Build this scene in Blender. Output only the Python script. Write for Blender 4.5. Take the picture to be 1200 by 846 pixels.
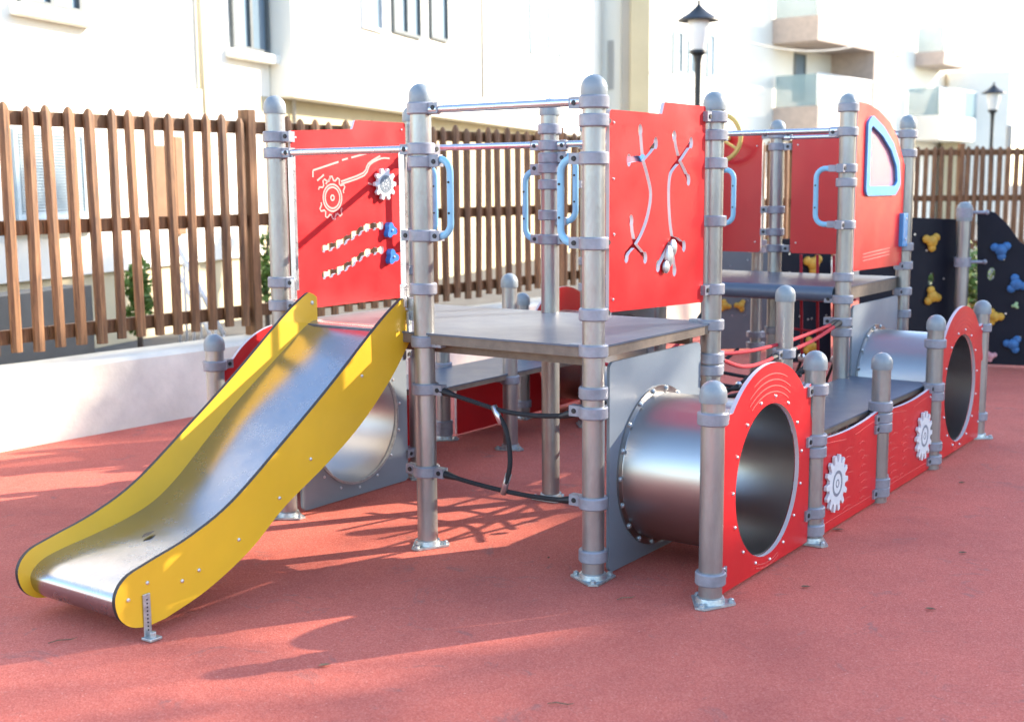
import bpy, bmesh, math, random
import numpy as np
from mathutils import Vector, Matrix
from mathutils.geometry import tessellate_polygon
R = math.radians
SC = bpy.context.scene
for o in list(bpy.data.objects): bpy.data.objects.remove(o)

# ------------------------------------------------------------------ camera, sky, sun, exposure
F, PITCH, ROLL = 1453.0, 0.141, 0.0071            # focal length in pixels of a 1200 px wide picture
cd = bpy.data.cameras.new('camera'); cam = bpy.data.objects.new('camera', cd); SC.collection.objects.link(cam)
cd.sensor_width = 36.0; cd.lens = F / 1200 * 36; cd.clip_end = 2000; cd.clip_start = 0.05
cam.matrix_world = Matrix.Translation((0, 0, 1.6)) @ Matrix.Rotation(math.pi / 2 - PITCH, 4, 'X') @ Matrix.Rotation(-ROLL, 4, 'Z')
cd.dof.use_dof = True; cd.dof.focus_distance = 5.2; cd.dof.aperture_fstop = 2.6
SC.camera = cam
SUN_EL = R(24.5); SUN_DX, SUN_DY = 0.934, 0.359    # horizontal direction towards the sun
w = bpy.data.worlds.new('World'); SC.world = w; w.use_nodes = True
nt = w.node_tree; bg = nt.nodes['Background']
sky = nt.nodes.new('ShaderNodeTexSky'); sky.sky_type = 'NISHITA'; sky.sun_disc = False
sky.sun_elevation = SUN_EL; sky.sun_rotation = math.atan2(SUN_DX, SUN_DY)
sky.air_density = 1.0; sky.dust_density = 0.6; sky.ozone_density = 1.6
nt.links.new(sky.outputs[0], bg.inputs[0]); bg.inputs[1].default_value = 0.15
sl = bpy.data.lights.new('sun', 'SUN'); sl.energy = 2.9; sl.angle = R(0.5); sl.color = (1, 0.87, 0.70)
sun = bpy.data.objects.new('sun', sl); SC.collection.objects.link(sun)
sun.rotation_euler = Vector((SUN_DX * math.cos(SUN_EL), SUN_DY * math.cos(SUN_EL), math.sin(SUN_EL))).to_track_quat('Z', 'Y').to_euler()
SC.view_settings.view_transform = 'Standard'; SC.view_settings.look = 'None'
SC.view_settings.gamma = 1; SC.view_settings.exposure = 2.2
SC.render.resolution_x, SC.render.resolution_y = 1024, 721

# ------------------------------------------------------------------ helpers: projection of photo points onto real planes
def ray(x, y):
    X = (x - 600) / F; Z = -(y - 423) / F
    c, s = math.cos(ROLL), math.sin(ROLL); X, Z = X * c + Z * s, -X * s + Z * c
    c, s = math.cos(PITCH), math.sin(PITCH)
    return Vector((X, c + Z * s, -s + Z * c))
def on_z(x, y, z=0):
    d = ray(x, y); return d * ((z - 1.6) / d.z) + Vector((0, 0, 1.6))
def on_y(x, y, Y):
    d = ray(x, y); return d * (Y / d.y) + Vector((0, 0, 1.6))
TH = -0.616
U = Vector((math.cos(TH), math.sin(TH), 0)); V = Vector((-math.sin(TH), math.cos(TH), 0)); Z = Vector((0, 0, 1))
ORG = Vector((0.335, 4.89, 0))
def g(u, v, z=0): return ORG + U * u + V * v + Z * z
def vz(u, x, y):                                   # photo point -> (v, z) on the plane u = const
    d = ray(x, y); p0 = g(u, 0); n = U
    p = d * (p0.dot(n) / d.dot(n)) + Vector((0, 0, 1.6)); return ((p - ORG).dot(V), p.z)

# ------------------------------------------------------------------ materials
def new_mat(name):
    m = bpy.data.materials.new(name); m.use_nodes = True
    n = m.node_tree; b = n.nodes['Principled BSDF']; return m, n, b
def nd(n, t, **k):
    x = n.nodes.new(t)
    for a, v in k.items():
        if a in x.inputs.keys(): x.inputs[a].default_value = v
        else: setattr(x, a, v)
    return x
def ramp(n, fac, stops):
    r = n.nodes.new('ShaderNodeValToRGB'); e = r.color_ramp.elements
    while len(e) < len(stops): e.new(0.5)
    for i, (p, c) in enumerate(stops): e[i].position = p; e[i].color = (*c, 1) if len(c) == 3 else c
    n.links.new(fac, r.inputs[0]); return r
def coords(n, scale=(1, 1, 1)):
    t = n.nodes.new('ShaderNodeTexCoord'); mp = n.nodes.new('ShaderNodeMapping'); mp.inputs['Scale'].default_value = scale
    n.links.new(t.outputs['Object'], mp.inputs[0]); return mp.outputs[0]
def simple(name, col, rough=0.5, metal=0.0, var=0.12, scale=6.0, bump=0.0, bscale=60.0, rvar=0.12, stretch=(1, 1, 1), coat=0.0, spec=0.5):
    m, n, b = new_mat(name); c = coords(n, stretch)
    no = nd(n, 'ShaderNodeTexNoise', Scale=scale, Detail=6.0, Roughness=0.6); n.links.new(c, no.inputs['Vector'])
    lo = tuple(x * (1 - var) for x in col); hi = tuple(min(1, x * (1 + var)) for x in col)
    r = ramp(n, no.outputs['Fac'], [(0.3, lo), (0.7, hi)]); n.links.new(r.outputs[0], b.inputs['Base Color'])
    mr = nd(n, 'ShaderNodeMapRange'); mr.inputs['To Min'].default_value = max(0.03, rough - rvar); mr.inputs['To Max'].default_value = min(1, rough + rvar)
    no2 = nd(n, 'ShaderNodeTexNoise', Scale=scale * 2.7, Detail=5.0); n.links.new(c, no2.inputs['Vector'])
    n.links.new(no2.outputs['Fac'], mr.inputs[0]); n.links.new(mr.outputs[0], b.inputs['Roughness'])
    b.inputs['Metallic'].default_value = metal; b.inputs['Coat Weight'].default_value = coat
    b.inputs['Specular IOR Level'].default_value = spec
    if bump:
        nb = nd(n, 'ShaderNodeTexNoise', Scale=bscale, Detail=3.0); n.links.new(c, nb.inputs['Vector'])
        bp = nd(n, 'ShaderNodeBump', Strength=bump, Distance=0.01); n.links.new(nb.outputs['Fac'], bp.inputs['Height'])
        n.links.new(bp.outputs[0], b.inputs['Normal'])
    return m
M = {}
M['post'] = simple('weathered_aluminium', (0.315, 0.315, 0.31), 0.36, 0.75, 0.24, 7, 0.12, 120, 0.13, (1, 1, 0.3))
M['clamp'] = simple('cast_grey_clamp', (0.25, 0.255, 0.29), 0.45, 0.25, 0.22, 14, 0.08, 150)
M['cap'] = simple('grey_cap_plastic', (0.235, 0.265, 0.28), 0.42, 0.1, 0.10, 16, 0.05, 90)
M['galv'] = simple('galvanised_steel', (0.42, 0.46, 0.47), 0.4, 0.7, 0.25, 40, 0.15, 200)
M['steel'] = simple('brushed_stainless', (0.38, 0.37, 0.36), 0.32, 1.0, 0.06, 1.6, 0.0, 40, 0.035, (1, 1, 1))
M['bar'] = simple('stainless_bar', (0.60, 0.60, 0.62), 0.3, 0.9, 0.08, 12)
M['greypanel'] = simple('grey_laminate_panel', (0.19, 0.225, 0.26), 0.42, 0.0, 0.07, 3, 0.03, 80)
M['deck'] = simple('grey_deck_board', (0.082, 0.105, 0.145), 0.33, 0.1, 0.07, 3.0, 0.06, 260, 0.06)
M['edge'] = simple('brown_deck_edge', (0.16, 0.12, 0.09), 0.6, 0, 0.2, 20)
M['red'] = simple('red_laminate_panel', (0.56, 0.013, 0.017), 0.36, 0, 0.09, 2.2, 0.03, 60, 0.13, coat=0.05, spec=0.4)
M['rededge'] = simple('pale_panel_edge', (0.60, 0.52, 0.53), 0.5)
M['engrave'] = simple('pale_engraving', (0.72, 0.27, 0.24), 0.6)
M['engravered'] = simple('faint_panel_engraving', (0.66, 0.085, 0.075), 0.6)
M['white'] = simple('white_gear_plastic', (0.62, 0.64, 0.65), 0.45, 0, 0.05, 20)
M['dark'] = simple('black_rubber', (0.012, 0.012, 0.014), 0.55, 0, 0.3, 30)
M['bolt'] = simple('bright_bolt', (0.7, 0.68, 0.66), 0.3, 0.8, 0.1, 80)
M['yellow'] = simple('yellow_laminate', (0.70, 0.40, 0.022), 0.36, 0, 0.06, 3, 0.03, 60, 0.06, coat=0.1)
M['blue'] = simple('blue_plastic', (0.025, 0.16, 0.50), 0.38, 0, 0.1, 20)
M['ltblue'] = simple('pale_blue_handle', (0.22, 0.46, 0.62), 0.42, 0, 0.08, 14)
M['frameblue'] = simple('mid_blue_frame', (0.06, 0.27, 0.56), 0.4, 0, 0.08, 14)
M['ropered'] = simple('red_rope', (0.42, 0.015, 0.03), 0.8, 0, 0.25, 150, 0.5, 400)
M['ropeblack'] = simple('black_rope', (0.016, 0.016, 0.018), 0.75, 0, 0.3, 150, 0.5, 400)
M['black'] = simple('dark_climbing_panel', (0.008, 0.009, 0.017), 0.55, 0, 0.15, 4, 0.05, 40, spec=0.22)
M['greyclimb'] = simple('grey_climbing_panel', (0.15, 0.155, 0.155), 0.5, 0, 0.12, 4, 0.05, 40)
M['holdyellow'] = simple('yellow_hold', (0.55, 0.30, 0.03), 0.6, 0, 0.2, 12, 0.2, 90)
M['holdblue'] = simple('blue_hold', (0.035, 0.14, 0.33), 0.55, 0, 0.2, 12, 0.2, 90)
M['holdgreen'] = simple('green_hold', (0.35, 0.50, 0.25), 0.6, 0, 0.2, 12)
M['holdpink'] = simple('pink_hold', (0.66, 0.32, 0.33), 0.6, 0, 0.1, 12)
M['wheel'] = simple('yellow_wheel_rim', (0.60, 0.40, 0.10), 0.5)
M['lamp'] = simple('black_lamp_paint', (0.022, 0.024, 0.026), 0.45, 0.2)
M['wallwhite'] = simple('pale_plaster', (0.68, 0.64, 0.54), 0.9, 0, 0.2, 2.2, 0.2, 30)
M['render1'] = simple('cream_render', (0.84, 0.80, 0.71), 0.92, 0, 0.05, 0.6, 0.2, 15)
M['render2'] = simple('yellow_stone', (0.55, 0.47, 0.31), 0.92, 0, 0.08, 1.0, 0.2, 12)
M['render3'] = simple('grey_render', (0.44, 0.42, 0.39), 0.92, 0, 0.08, 1.0, 0.2, 12)
M['pinkslab'] = simple('pinkish_balcony_concrete', (0.52, 0.42, 0.36), 0.9)
M['shadedwall'] = simple('shaded_plinth_grey', (0.17, 0.16, 0.14), 0.9, 0, 0.15, 1.5)  # shade on the plinth is put into this dark grey
M['wframe'] = simple('dark_window_frame', (0.10, 0.115, 0.12), 0.5)
M['wframew'] = simple('white_window_frame', (0.70, 0.70, 0.70), 0.5)
M['shutter'] = simple('pale_blue_shutter', (0.38, 0.46, 0.50), 0.7)
M['doorwood'] = simple('orange_brown_door', (0.24, 0.115, 0.05), 0.6, 0, 0.2, 5)
M['leaf'] = simple('green_leaf', (0.075, 0.14, 0.028), 0.6, 0, 0.45, 2.5)
M['leaf2'] = simple('bright_leaf', (0.12, 0.20, 0.03), 0.6, 0, 0.4, 2.5)
M['bark'] = simple('brown_bark', (0.12, 0.085, 0.06), 0.9, 0, 0.3, 8, 0.5, 30)
M['dryleaf'] = simple('dry_leaf', (0.16, 0.10, 0.055), 0.8, 0, 0.4, 60)
M['curtain'] = simple('grey_shade_cloth', (0.34, 0.36, 0.38), 0.8)

def glass_mat(name, col, rough=0.08, alpha=1.0, metal=0.0):
    m, n, b = new_mat(name); b.inputs['Base Color'].default_value = (*col, 1); b.inputs['Roughness'].default_value = rough
    b.inputs['Metallic'].default_value = metal
    if alpha < 1: b.inputs['Alpha'].default_value = alpha
    return m
M['glass'] = glass_mat('window_glass', (0.16, 0.22, 0.27), 0.06)
M['balconyglass'] = glass_mat('balcony_glass', (0.30, 0.42, 0.45), 0.08, 0.6)
M['plexi'] = glass_mat('scratched_clear_panel', (0.62, 0.30, 0.40), 0.25, 0.5)
M['lampglass'] = glass_mat('frosted_lamp_glass', (0.80, 0.80, 0.78), 0.35, 0.8)

# chute steel: long brushed grain, finger marks and scuffs
def chute_mat():
    m, n, b = new_mat('scuffed_chute_steel'); c = coords(n, (1, 1, 1))
    n1 = nd(n, 'ShaderNodeTexNoise', Scale=2.2, Detail=7.0, Roughness=0.7); n.links.new(c, n1.inputs['Vector'])
    r1 = ramp(n, n1.outputs['Fac'], [(0.28, (0.40, 0.41, 0.44)), (0.6, (0.46, 0.47, 0.50))]); n.links.new(r1.outputs[0], b.inputs['Base Color'])
    n2 = nd(n, 'ShaderNodeTexNoise', Scale=11.0, Detail=8.0, Roughness=0.7); n.links.new(c, n2.inputs['Vector'])
    r2 = ramp(n, n2.outputs['Fac'], [(0.35, (0.22,) * 3), (0.7, (0.30,) * 3)]); n.links.new(r2.outputs[0], b.inputs['Roughness'])
    b.inputs['Metallic'].default_value = 1; return m
M['chute'] = chute_mat()

def wood_mat():
    m, n, b = new_mat('stained_timber'); t = n.nodes.new('ShaderNodeTexCoord'); oi = n.nodes.new('ShaderNodeObjectInfo')
    ad = nd(n, 'ShaderNodeVectorMath', operation='ADD'); n.links.new(t.outputs['Object'], ad.inputs[0])
    mu = nd(n, 'ShaderNodeMath', operation='MULTIPLY'); mu.inputs[1].default_value = 37.0; n.links.new(oi.outputs['Random'], mu.inputs[0])
    n.links.new(mu.outputs[0], ad.inputs[1])
    mp = n.nodes.new('ShaderNodeMapping'); mp.inputs['Scale'].default_value = (22, 22, 1.6); n.links.new(ad.outputs[0], mp.inputs[0])
    n1 = nd(n, 'ShaderNodeTexNoise', Scale=2.0, Detail=8.0, Roughness=0.65, Distortion=0.6); n.links.new(mp.outputs[0], n1.inputs['Vector'])
    r1 = ramp(n, n1.outputs['Fac'], [(0.25, (0.050, 0.022, 0.010)), (0.5, (0.20, 0.092, 0.036)), (0.8, (0.38, 0.19, 0.080))])
    hs = nd(n, 'ShaderNodeHueSaturation'); mr = nd(n, 'ShaderNodeMapRange'); mr.inputs['To Min'].default_value = 0.75; mr.inputs['To Max'].default_value = 1.2
    n.links.new(oi.outputs['Random'], mr.inputs[0]); n.links.new(mr.outputs[0], hs.inputs['Value']); n.links.new(r1.outputs[0], hs.inputs['Color'])
    n.links.new(hs.outputs[0], b.inputs['Base Color']); b.inputs['Roughness'].default_value = 0.65
    bp = nd(n, 'ShaderNodeBump', Strength=0.3, Distance=0.004); n.links.new(n1.outputs['Fac'], bp.inputs['Height']); n.links.new(bp.outputs[0], b.inputs['Normal'])
    return m
M['wood'] = wood_mat()

def rubber_mat():
    m, n, b = new_mat('red_wetpour_rubber'); c = coords(n)
    vo = nd(n, 'ShaderNodeTexVoronoi', Scale=210.0); n.links.new(c, vo.inputs['Vector'])
    r1 = ramp(n, vo.outputs['Color'], [(0.0, (0.46, 0.096, 0.066)), (0.5, (0.58, 0.135, 0.093)), (0.93, (0.65, 0.20, 0.145)), (1.0, (0.72, 0.36, 0.28))])
    n1 = nd(n, 'ShaderNodeTexNoise', Scale=0.9, Detail=8.0, Roughness=0.62); n.links.new(c, n1.inputs['Vector'])
    r2 = ramp(n, n1.outputs['Fac'], [(0.28, (0.70, 0.68, 0.72)), (0.5, (0.95, 0.95, 0.95)), (0.7, (1.12, 1.10, 1.08))])
    mx = nd(n, 'ShaderNodeMix', data_type='RGBA', blend_type='MULTIPLY'); mx.inputs[0].default_value = 1
    n.links.new(r1.outputs[0], mx.inputs[6]); n.links.new(r2.outputs[0], mx.inputs[7])
    # grey scuffs
    n3 = nd(n, 'ShaderNodeTexNoise', Scale=4.3, Detail=9.0, Roughness=0.72, Distortion=1.2); n.links.new(c, n3.inputs['Vector'])
    r3 = ramp(n, n3.outputs['Fac'], [(0.575, (0, 0, 0)), (0.72, (0.62, 0.62, 0.62))])
    mx2 = nd(n, 'ShaderNodeMix', data_type='RGBA'); n.links.new(r3.outputs[0], mx2.inputs[0]); n.links.new(mx.outputs[2], mx2.inputs[6]); mx2.inputs[7].default_value = (0.17, 0.13, 0.12, 1)
    # pale scratches
    mp = n.nodes.new('ShaderNodeMapping'); mp.inputs['Scale'].default_value = (1.2, 6.5, 1); mp.inputs['Rotation'].default_value = (0, 0, 0.2); n.links.new(c, mp.inputs[0])
    n4 = nd(n, 'ShaderNodeTexNoise', Scale=2.6, Detail=10.0, Roughness=0.7, Distortion=2.0); n.links.new(mp.outputs[0], n4.inputs['Vector'])
    r4 = ramp(n, n4.outputs['Fac'], [(0.64, (0, 0, 0)), (0.80, (0.5, 0.5, 0.5))])
    mx3 = nd(n, 'ShaderNodeMix', data_type='RGBA'); n.links.new(r4.outputs[0], mx3.inputs[0]); n.links.new(mx2.outputs[2], mx3.inputs[6]); mx3.inputs[7].default_value = (0.55, 0.24, 0.20, 1)
    n.links.new(mx3.outputs[2], b.inputs['Base Color']); b.inputs['Roughness'].default_value = 0.85; b.inputs['Specular IOR Level'].default_value = 0.27
    bp = nd(n, 'ShaderNodeBump', Strength=0.4, Distance=0.004); n.links.new(vo.outputs['Distance'], bp.inputs['Height'])
    n5 = nd(n, 'ShaderNodeTexNoise', Scale=7.0, Detail=4.0); n.links.new(c, n5.inputs['Vector'])
    bp2 = nd(n, 'ShaderNodeBump', Strength=0.25, Distance=0.02); n.links.new(n5.outputs['Fac'], bp2.inputs['Height']); n.links.new(bp.outputs[0], bp2.inputs['Normal'])
    n.links.new(bp2.outputs[0], b.inputs['Normal']); return m
M['rubber'] = rubber_mat()
M['asphalt'] = simple('street_asphalt', (0.10, 0.097, 0.092), 0.9, 0, 0.2, 3, 0.3, 80)

# ------------------------------------------------------------------ mesh builder
class MB:
    def __init__(s): s.v = []; s.f = []; s.mi = []; s.sm = []
    def add(s, vs, fs, mi=0, smooth=False):
        k = len(s.v); s.v += [tuple(p) for p in vs]
        for f in fs: s.f.append([i + k for i in f]); s.mi.append(mi); s.sm.append(smooth)
        return s
    def obox(s, c, ax, ay, az, mi=0):              # centre and three half-axis vectors
        c = Vector(c); P = [c + ax * i + ay * j + az * k for k in (-1, 1) for j in (-1, 1) for i in (-1, 1)]
        return s.add(P, [(0, 2, 3, 1), (4, 5, 7, 6), (0, 1, 5, 4), (2, 6, 7, 3), (0, 4, 6, 2), (1, 3, 7, 5)], mi)
    def box(s, x0, x1, y0, y1, z0, z1, mi=0):
        return s.obox(((x0 + x1) / 2, (y0 + y1) / 2, (z0 + z1) / 2), Vector(((x1 - x0) / 2, 0, 0)), Vector((0, (y1 - y0) / 2, 0)), Vector((0, 0, (z1 - z0) / 2)), mi)
    def tube(s, pts, r, n=12, mi=0, caps=True, flat=None, closed=False):
        pts = [Vector(p) for p in pts]; rs = r if isinstance(r, (list, tuple)) else [r] * len(pts)
        vs = []; prev = None; N = len(pts)
        for i, p in enumerate(pts):
            if closed: t = pts[(i + 1) % N] - pts[i - 1]
            else: t = pts[min(i + 1, N - 1)] - pts[max(i - 1, 0)]
            t.normalize()
            if prev is None:
                a = Vector((0, 0, 1)) if abs(t.z) < 0.9 else Vector((1, 0, 0)); x = t.cross(a).normalized()
            else: x = (prev - t * prev.dot(t)).normalized()
            if flat is not None:
                x = t.cross(flat).normalized()
            y = t.cross(x); prev = x
            for k in range(n):
                a = 2 * math.pi * k / n
                fx, fy = (rs[i], rs[i])
                if flat is not None: fx, fy = rs[i] * 1.0, rs[i] * 0.8
                vs.append(p + x * math.cos(a) * fx + y * math.sin(a) * fy)
        fs = []
        for i in range(N if closed else N - 1):
            j = (i + 1) % N
            for k in range(n):
                l = (k + 1) % n; fs.append((i * n + k, i * n + l, j * n + l, j * n + k))
        s.add(vs, fs, mi, True)
        if caps and not closed:
            s.add(vs[:n], [tuple(range(n - 1, -1, -1))], mi); s.add(vs[-n:], [tuple(range(n))], mi)
        return s
    def lathe(s, prof, c, n=24, mi=0, axis=None, smooth=True):
        c = Vector(c); A = Vector(axis).normalized() if axis is not None else Vector((0, 0, 1))
        X = A.orthogonal().normalized(); Y = A.cross(X); vs = []
        for r, z in prof:
            for k in range(n):
                a = 2 * math.pi * k / n; vs.append(c + A * z + X * (r * math.cos(a)) + Y * (r * math.sin(a)))
        fs = []
        for i in range(len(prof) - 1):
            for k in range(n):
                l = (k + 1) % n; fs.append((i * n + k, i * n + l, (i + 1) * n + l, (i + 1) * n + k))
        return s.add(vs, fs, mi, smooth)
    def plate(s, loops, P, t, mi=0, mi_edge=None, offset=0.0):  # loops: [outer, hole...] in 2D; P(a,b) -> point; t = thickness vector
        if mi_edge is None: mi_edge = mi
        flat = [q for L in loops for q in L]
        tri = tessellate_polygon([[Vector((a, b, 0)) for a, b in L] for L in loops])
        n = len(flat); v0 = [P(a, b) for a, b in flat]; v1 = [p + t for p in v0]
        s.add(v0, [tuple(x) for x in tri], mi); s.add(v1, [tuple(reversed(x)) for x in tri], mi)
        k = 0
        for L in loops:
            m = len(L); idx = list(range(m))
            s.add([v0[k + i] for i in idx] + [v1[k + i] for i in idx], [(i, (i + 1) % m, m + (i + 1) % m, m + i) for i in idx], mi_edge)
            k += m
        return s
    def ball(s, c, r, n=10, mi=0, squash=(1, 1, 1), ax=None):
        c = Vector(c); vs = []; m = n // 2 + 1
        X, Y, Zz = ax if ax else (Vector((1, 0, 0)), Vector((0, 1, 0)), Vector((0, 0, 1)))
        for i in range(m + 1):
            th = math.pi * i / m
            for k in range(n):
                a = 2 * math.pi * k / n
                vs.append(c + X * (r * squash[0] * math.sin(th) * math.cos(a)) + Y * (r * squash[1] * math.sin(th) * math.sin(a)) + Zz * (r * squash[2] * math.cos(th)))
        return s.add(vs, [(i * n + k, (i + 1) * n + k, (i + 1) * n + (k + 1) % n, i * n + (k + 1) % n) for i in range(m) for k in range(n)], mi, True)
    def build(s, name, mats, parent=None, bevel=0.0):
        base = Vector((0, 0, 0)); q = parent
        while q is not None: base += q.location; q = q.parent
        me = bpy.data.meshes.new(name); me.from_pydata([tuple(Vector(p) - base) for p in s.v], [], s.f)
        for m in (mats if isinstance(mats, (list, tuple)) else [mats]): me.materials.append(M[m])
        me.polygons.foreach_set('material_index', s.mi); me.polygons.foreach_set('use_smooth', s.sm)
        bm = bmesh.new(); bm.from_mesh(me); bmesh.ops.remove_doubles(bm, verts=bm.verts, dist=1e-5)
        bmesh.ops.recalc_face_normals(bm, faces=bm.faces)
        for e in bm.edges:
            if len(e.link_faces) == 2 and e.calc_face_angle(0) > 0.5: e.smooth = False
        bm.to_mesh(me); bm.free(); me.update()
        o = bpy.data.objects.new(name, me); SC.collection.objects.link(o)
        if parent: o.parent = parent
        if bevel:
            b = o.modifiers.new('bevel', 'BEVEL'); b.width = bevel; b.segments = 2; b.limit_method = 'ANGLE'; b.angle_limit = 0.8
        return o
def thing(name, label, cat, loc=(0, 0, 0), group=None):
    o = bpy.data.objects.new(name, None); SC.collection.objects.link(o); o.location = loc
    o['label'] = label; o['category'] = cat
    if group: o['group'] = group
    return o
def tag(o, label, cat, group=None):
    o['label'] = label; o['category'] = cat
    if group: o['group'] = group
    return o
def struct(o, kind='structure'): o['kind'] = kind; return o

# ------------------------------------------------------------------ 2D shapes from distance fields
def contours(fn, x0, x1, y0, y1, h):
    nx = int((x1 - x0) / h) + 2; ny = int((y1 - y0) / h) + 2
    xs = x0 + np.arange(nx) * h; ys = y0 + np.arange(ny) * h
    X, Y = np.meshgrid(xs, ys, indexing='ij'); D = fn(X, Y) + 1e-9
    seg = {}
    def pt(i, j, k, l):
        a, b = D[i, j], D[k, l]; t = a / (a - b); return (xs[i] + (xs[k] - xs[i]) * t, ys[j] + (ys[l] - ys[j]) * t)
    P = {}
    S = D < 0
    cells = np.argwhere((S[:-1, :-1] != S[1:, :-1]) | (S[:-1, :-1] != S[:-1, 1:]) | (S[:-1, :-1] != S[1:, 1:]))
    nb = {}
    for i, j in cells:
        i = int(i); j = int(j); ed = []
        cs = [(i, j), (i + 1, j), (i + 1, j + 1), (i, j + 1)]
        for a in range(4):
            p, q = cs[a], cs[(a + 1) % 4]
            if S[p] != S[q]:
                k = (p, q) if p < q else (q, p)
                if k not in P: P[k] = pt(*k[0], *k[1])
                ed.append(k)
        for a in range(0, len(ed) - 1, 2):
            nb.setdefault(ed[a], []).append(ed[a + 1]); nb.setdefault(ed[a + 1], []).append(ed[a])
    seen = set(); loops = []
    for k in nb:
        if k in seen: continue
        L = [k]; seen.add(k); c = k
        while True:
            nx_ = [q for q in nb[c] if q not in seen]
            if not nx_: break
            c = nx_[0]; seen.add(c); L.append(c)
        pts = [P[q] for q in L]; out = []
        for a in range(len(pts)):                   # drop collinear points
            p, q, r = pts[a - 1], pts[a], pts[(a + 1) % len(pts)]
            cr = abs((q[0] - p[0]) * (r[1] - q[1]) - (q[1] - p[1]) * (r[0] - q[0]))
            if cr > 1e-8 * 5 and math.dist(out[-1] if out else (9, 9), q) > h * 0.25: out.append(q)
        if len(out) > 2: loops.append(out)
    loops.sort(key=lambda L: -abs(sum(L[i - 1][0] * L[i][1] - L[i][0] * L[i - 1][1] for i in range(len(L)))))
    return loops
def sd_poly(X, Y, pts, r=0.0):
    d = np.full(X.shape, 1e9); s = np.ones(X.shape); n = len(pts)
    for i in range(n):
        ax, ay = pts[i]; bx, by = pts[i - 1]; ex, ey = bx - ax, by - ay; wx, wy = X - ax, Y - ay
        t = np.clip((wx * ex + wy * ey) / (ex * ex + ey * ey), 0, 1); d = np.minimum(d, (wx - ex * t) ** 2 + (wy - ey * t) ** 2)
        c1 = Y >= ay; c2 = Y < by; c3 = ex * wy > ey * wx
        s = np.where((c1 & c2 & c3) | (~c1 & ~c2 & ~c3), -s, s)
    return s * np.sqrt(d) - r
def sd_line(X, Y, pts, r):
    d = np.full(X.shape, 1e9)
    for (ax, ay), (bx, by) in zip(pts[:-1], pts[1:]):
        ex, ey = bx - ax, by - ay
        t = np.clip(((X - ax) * ex + (Y - ay) * ey) / (ex * ex + ey * ey + 1e-12), 0, 1)
        d = np.minimum(d, np.hypot(X - ax - ex * t, Y - ay - ey * t))
    return d - r
def smooth(pts, k=6):                               # Catmull-Rom
    out = []; n = len(pts)
    for i in range(n - 1):
        p0, p1, p2, p3 = pts[max(i - 1, 0)], pts[i], pts[i + 1], pts[min(i + 2, n - 1)]
        for j in range(k):
            t = j / k; out.append(tuple(0.5 * (2 * p1[c] + (p2[c] - p0[c]) * t + (2 * p0[c] - 5 * p1[c] + 4 * p2[c] - p3[c]) * t * t + (3 * p1[c] - p0[c] - 3 * p2[c] + p3[c]) * t ** 3) for c in range(len(p1))))
    out.append(tuple(pts[-1])); return out
def arc(cx, cy, r, a0, a1, n=20): return [(cx + r * math.cos(R(a0 + (a1 - a0) * i / n)), cy + r * math.sin(R(a0 + (a1 - a0) * i / n))) for i in range(n + 1)]
def PU(u): return lambda a, b: g(u, a, b)
def PV(v): return lambda a, b: g(a, v, b)
def ribbon(mb, pts, P, out, wd=0.005, h=0.0012, mi=0): # thin raised line lying on a plane
    n = len(pts)
    if n < 2: return
    L = []; Rr = []
    for i in range(n):
        a = pts[max(i - 1, 0)]; b = pts[min(i + 1, n - 1)]; tx, ty = b[0] - a[0], b[1] - a[1]; l = math.hypot(tx, ty) or 1
        nx, ny = -ty / l * wd / 2, tx / l * wd / 2
        L.append((pts[i][0] + nx, pts[i][1] + ny)); Rr.append((pts[i][0] - nx, pts[i][1] - ny))
    for i in range(n - 1):
        q = [P(*L[i]), P(*L[i + 1]), P(*Rr[i + 1]), P(*Rr[i])]; q2 = [p + out * h for p in q]
        mb.add(q + q2, [(4, 5, 6, 7), (0, 1, 5, 4), (2, 3, 7, 6), (1, 2, 6, 5), (3, 0, 4, 7)], mi)

# ------------------------------------------------------------------ ground
mb = MB(); mb.add([(-300, -60, -0.012), (400, -60, -0.012), (400, 600, -0.012), (-300, 600, -0.012)], [(0, 1, 2, 3)])
struct(mb.build('street', 'asphalt'))
W0 = Vector((-3.142, 7.449, 0)); WD = Vector((0.613, 0.79, 0)).normalized(); WN = Vector((WD.y, -WD.x, 0))   # front foot line of the low wall
CORN = Vector((5.75, 19.0, 0)); CR2 = Vector((14.5, 19.5, 0))
wend = W0 + WD * 13.9
pl = [W0 - WD * 9, wend + WD * 0.5, CR2 - Vector((0, .2, 0)), Vector((16, -3, 0)), Vector((-9, -3, 0))]
mb = MB(); mb.add([(p.x, p.y, 0) for p in pl], [tuple(range(5))])
struct(mb.build('playground_surface', 'rubber'))

# ------------------------------------------------------------------ low wall with the picket fence on top
base = W0 - WD * 5
wall = MB(); prof = [(0, -0.05), (0, 0.455), (0.02, 0.478), (0.05, 0.485), (0.40, 0.475), (0.42, 0.455), (0.42, -0.05)]
stations = [i * 0.5 for i in range(0, 40)]
vs = []
rnd = random.Random(3)
for s_ in stations:
    jz = rnd.uniform(-0.004, 0.004)
    for (d, z) in prof: vs.append(base + WD * s_ - WN * d + Z * (z + (jz if z > 0 else 0)))
k = len(prof)
wall.add(vs, [(i * k + j, i * k + j + 1, (i + 1) * k + j + 1, (i + 1) * k + j) for i in range(len(stations) - 1) for j in range(k - 1)])
wall.add(vs[:k], [tuple(range(k))]); wall.add(vs[-k:], [tuple(range(k))])
tag(wall.build('low_wall', 'wallwhite'), 'long low cream plastered wall edging the red rubber ground below the picket fence', 'wall')

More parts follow.
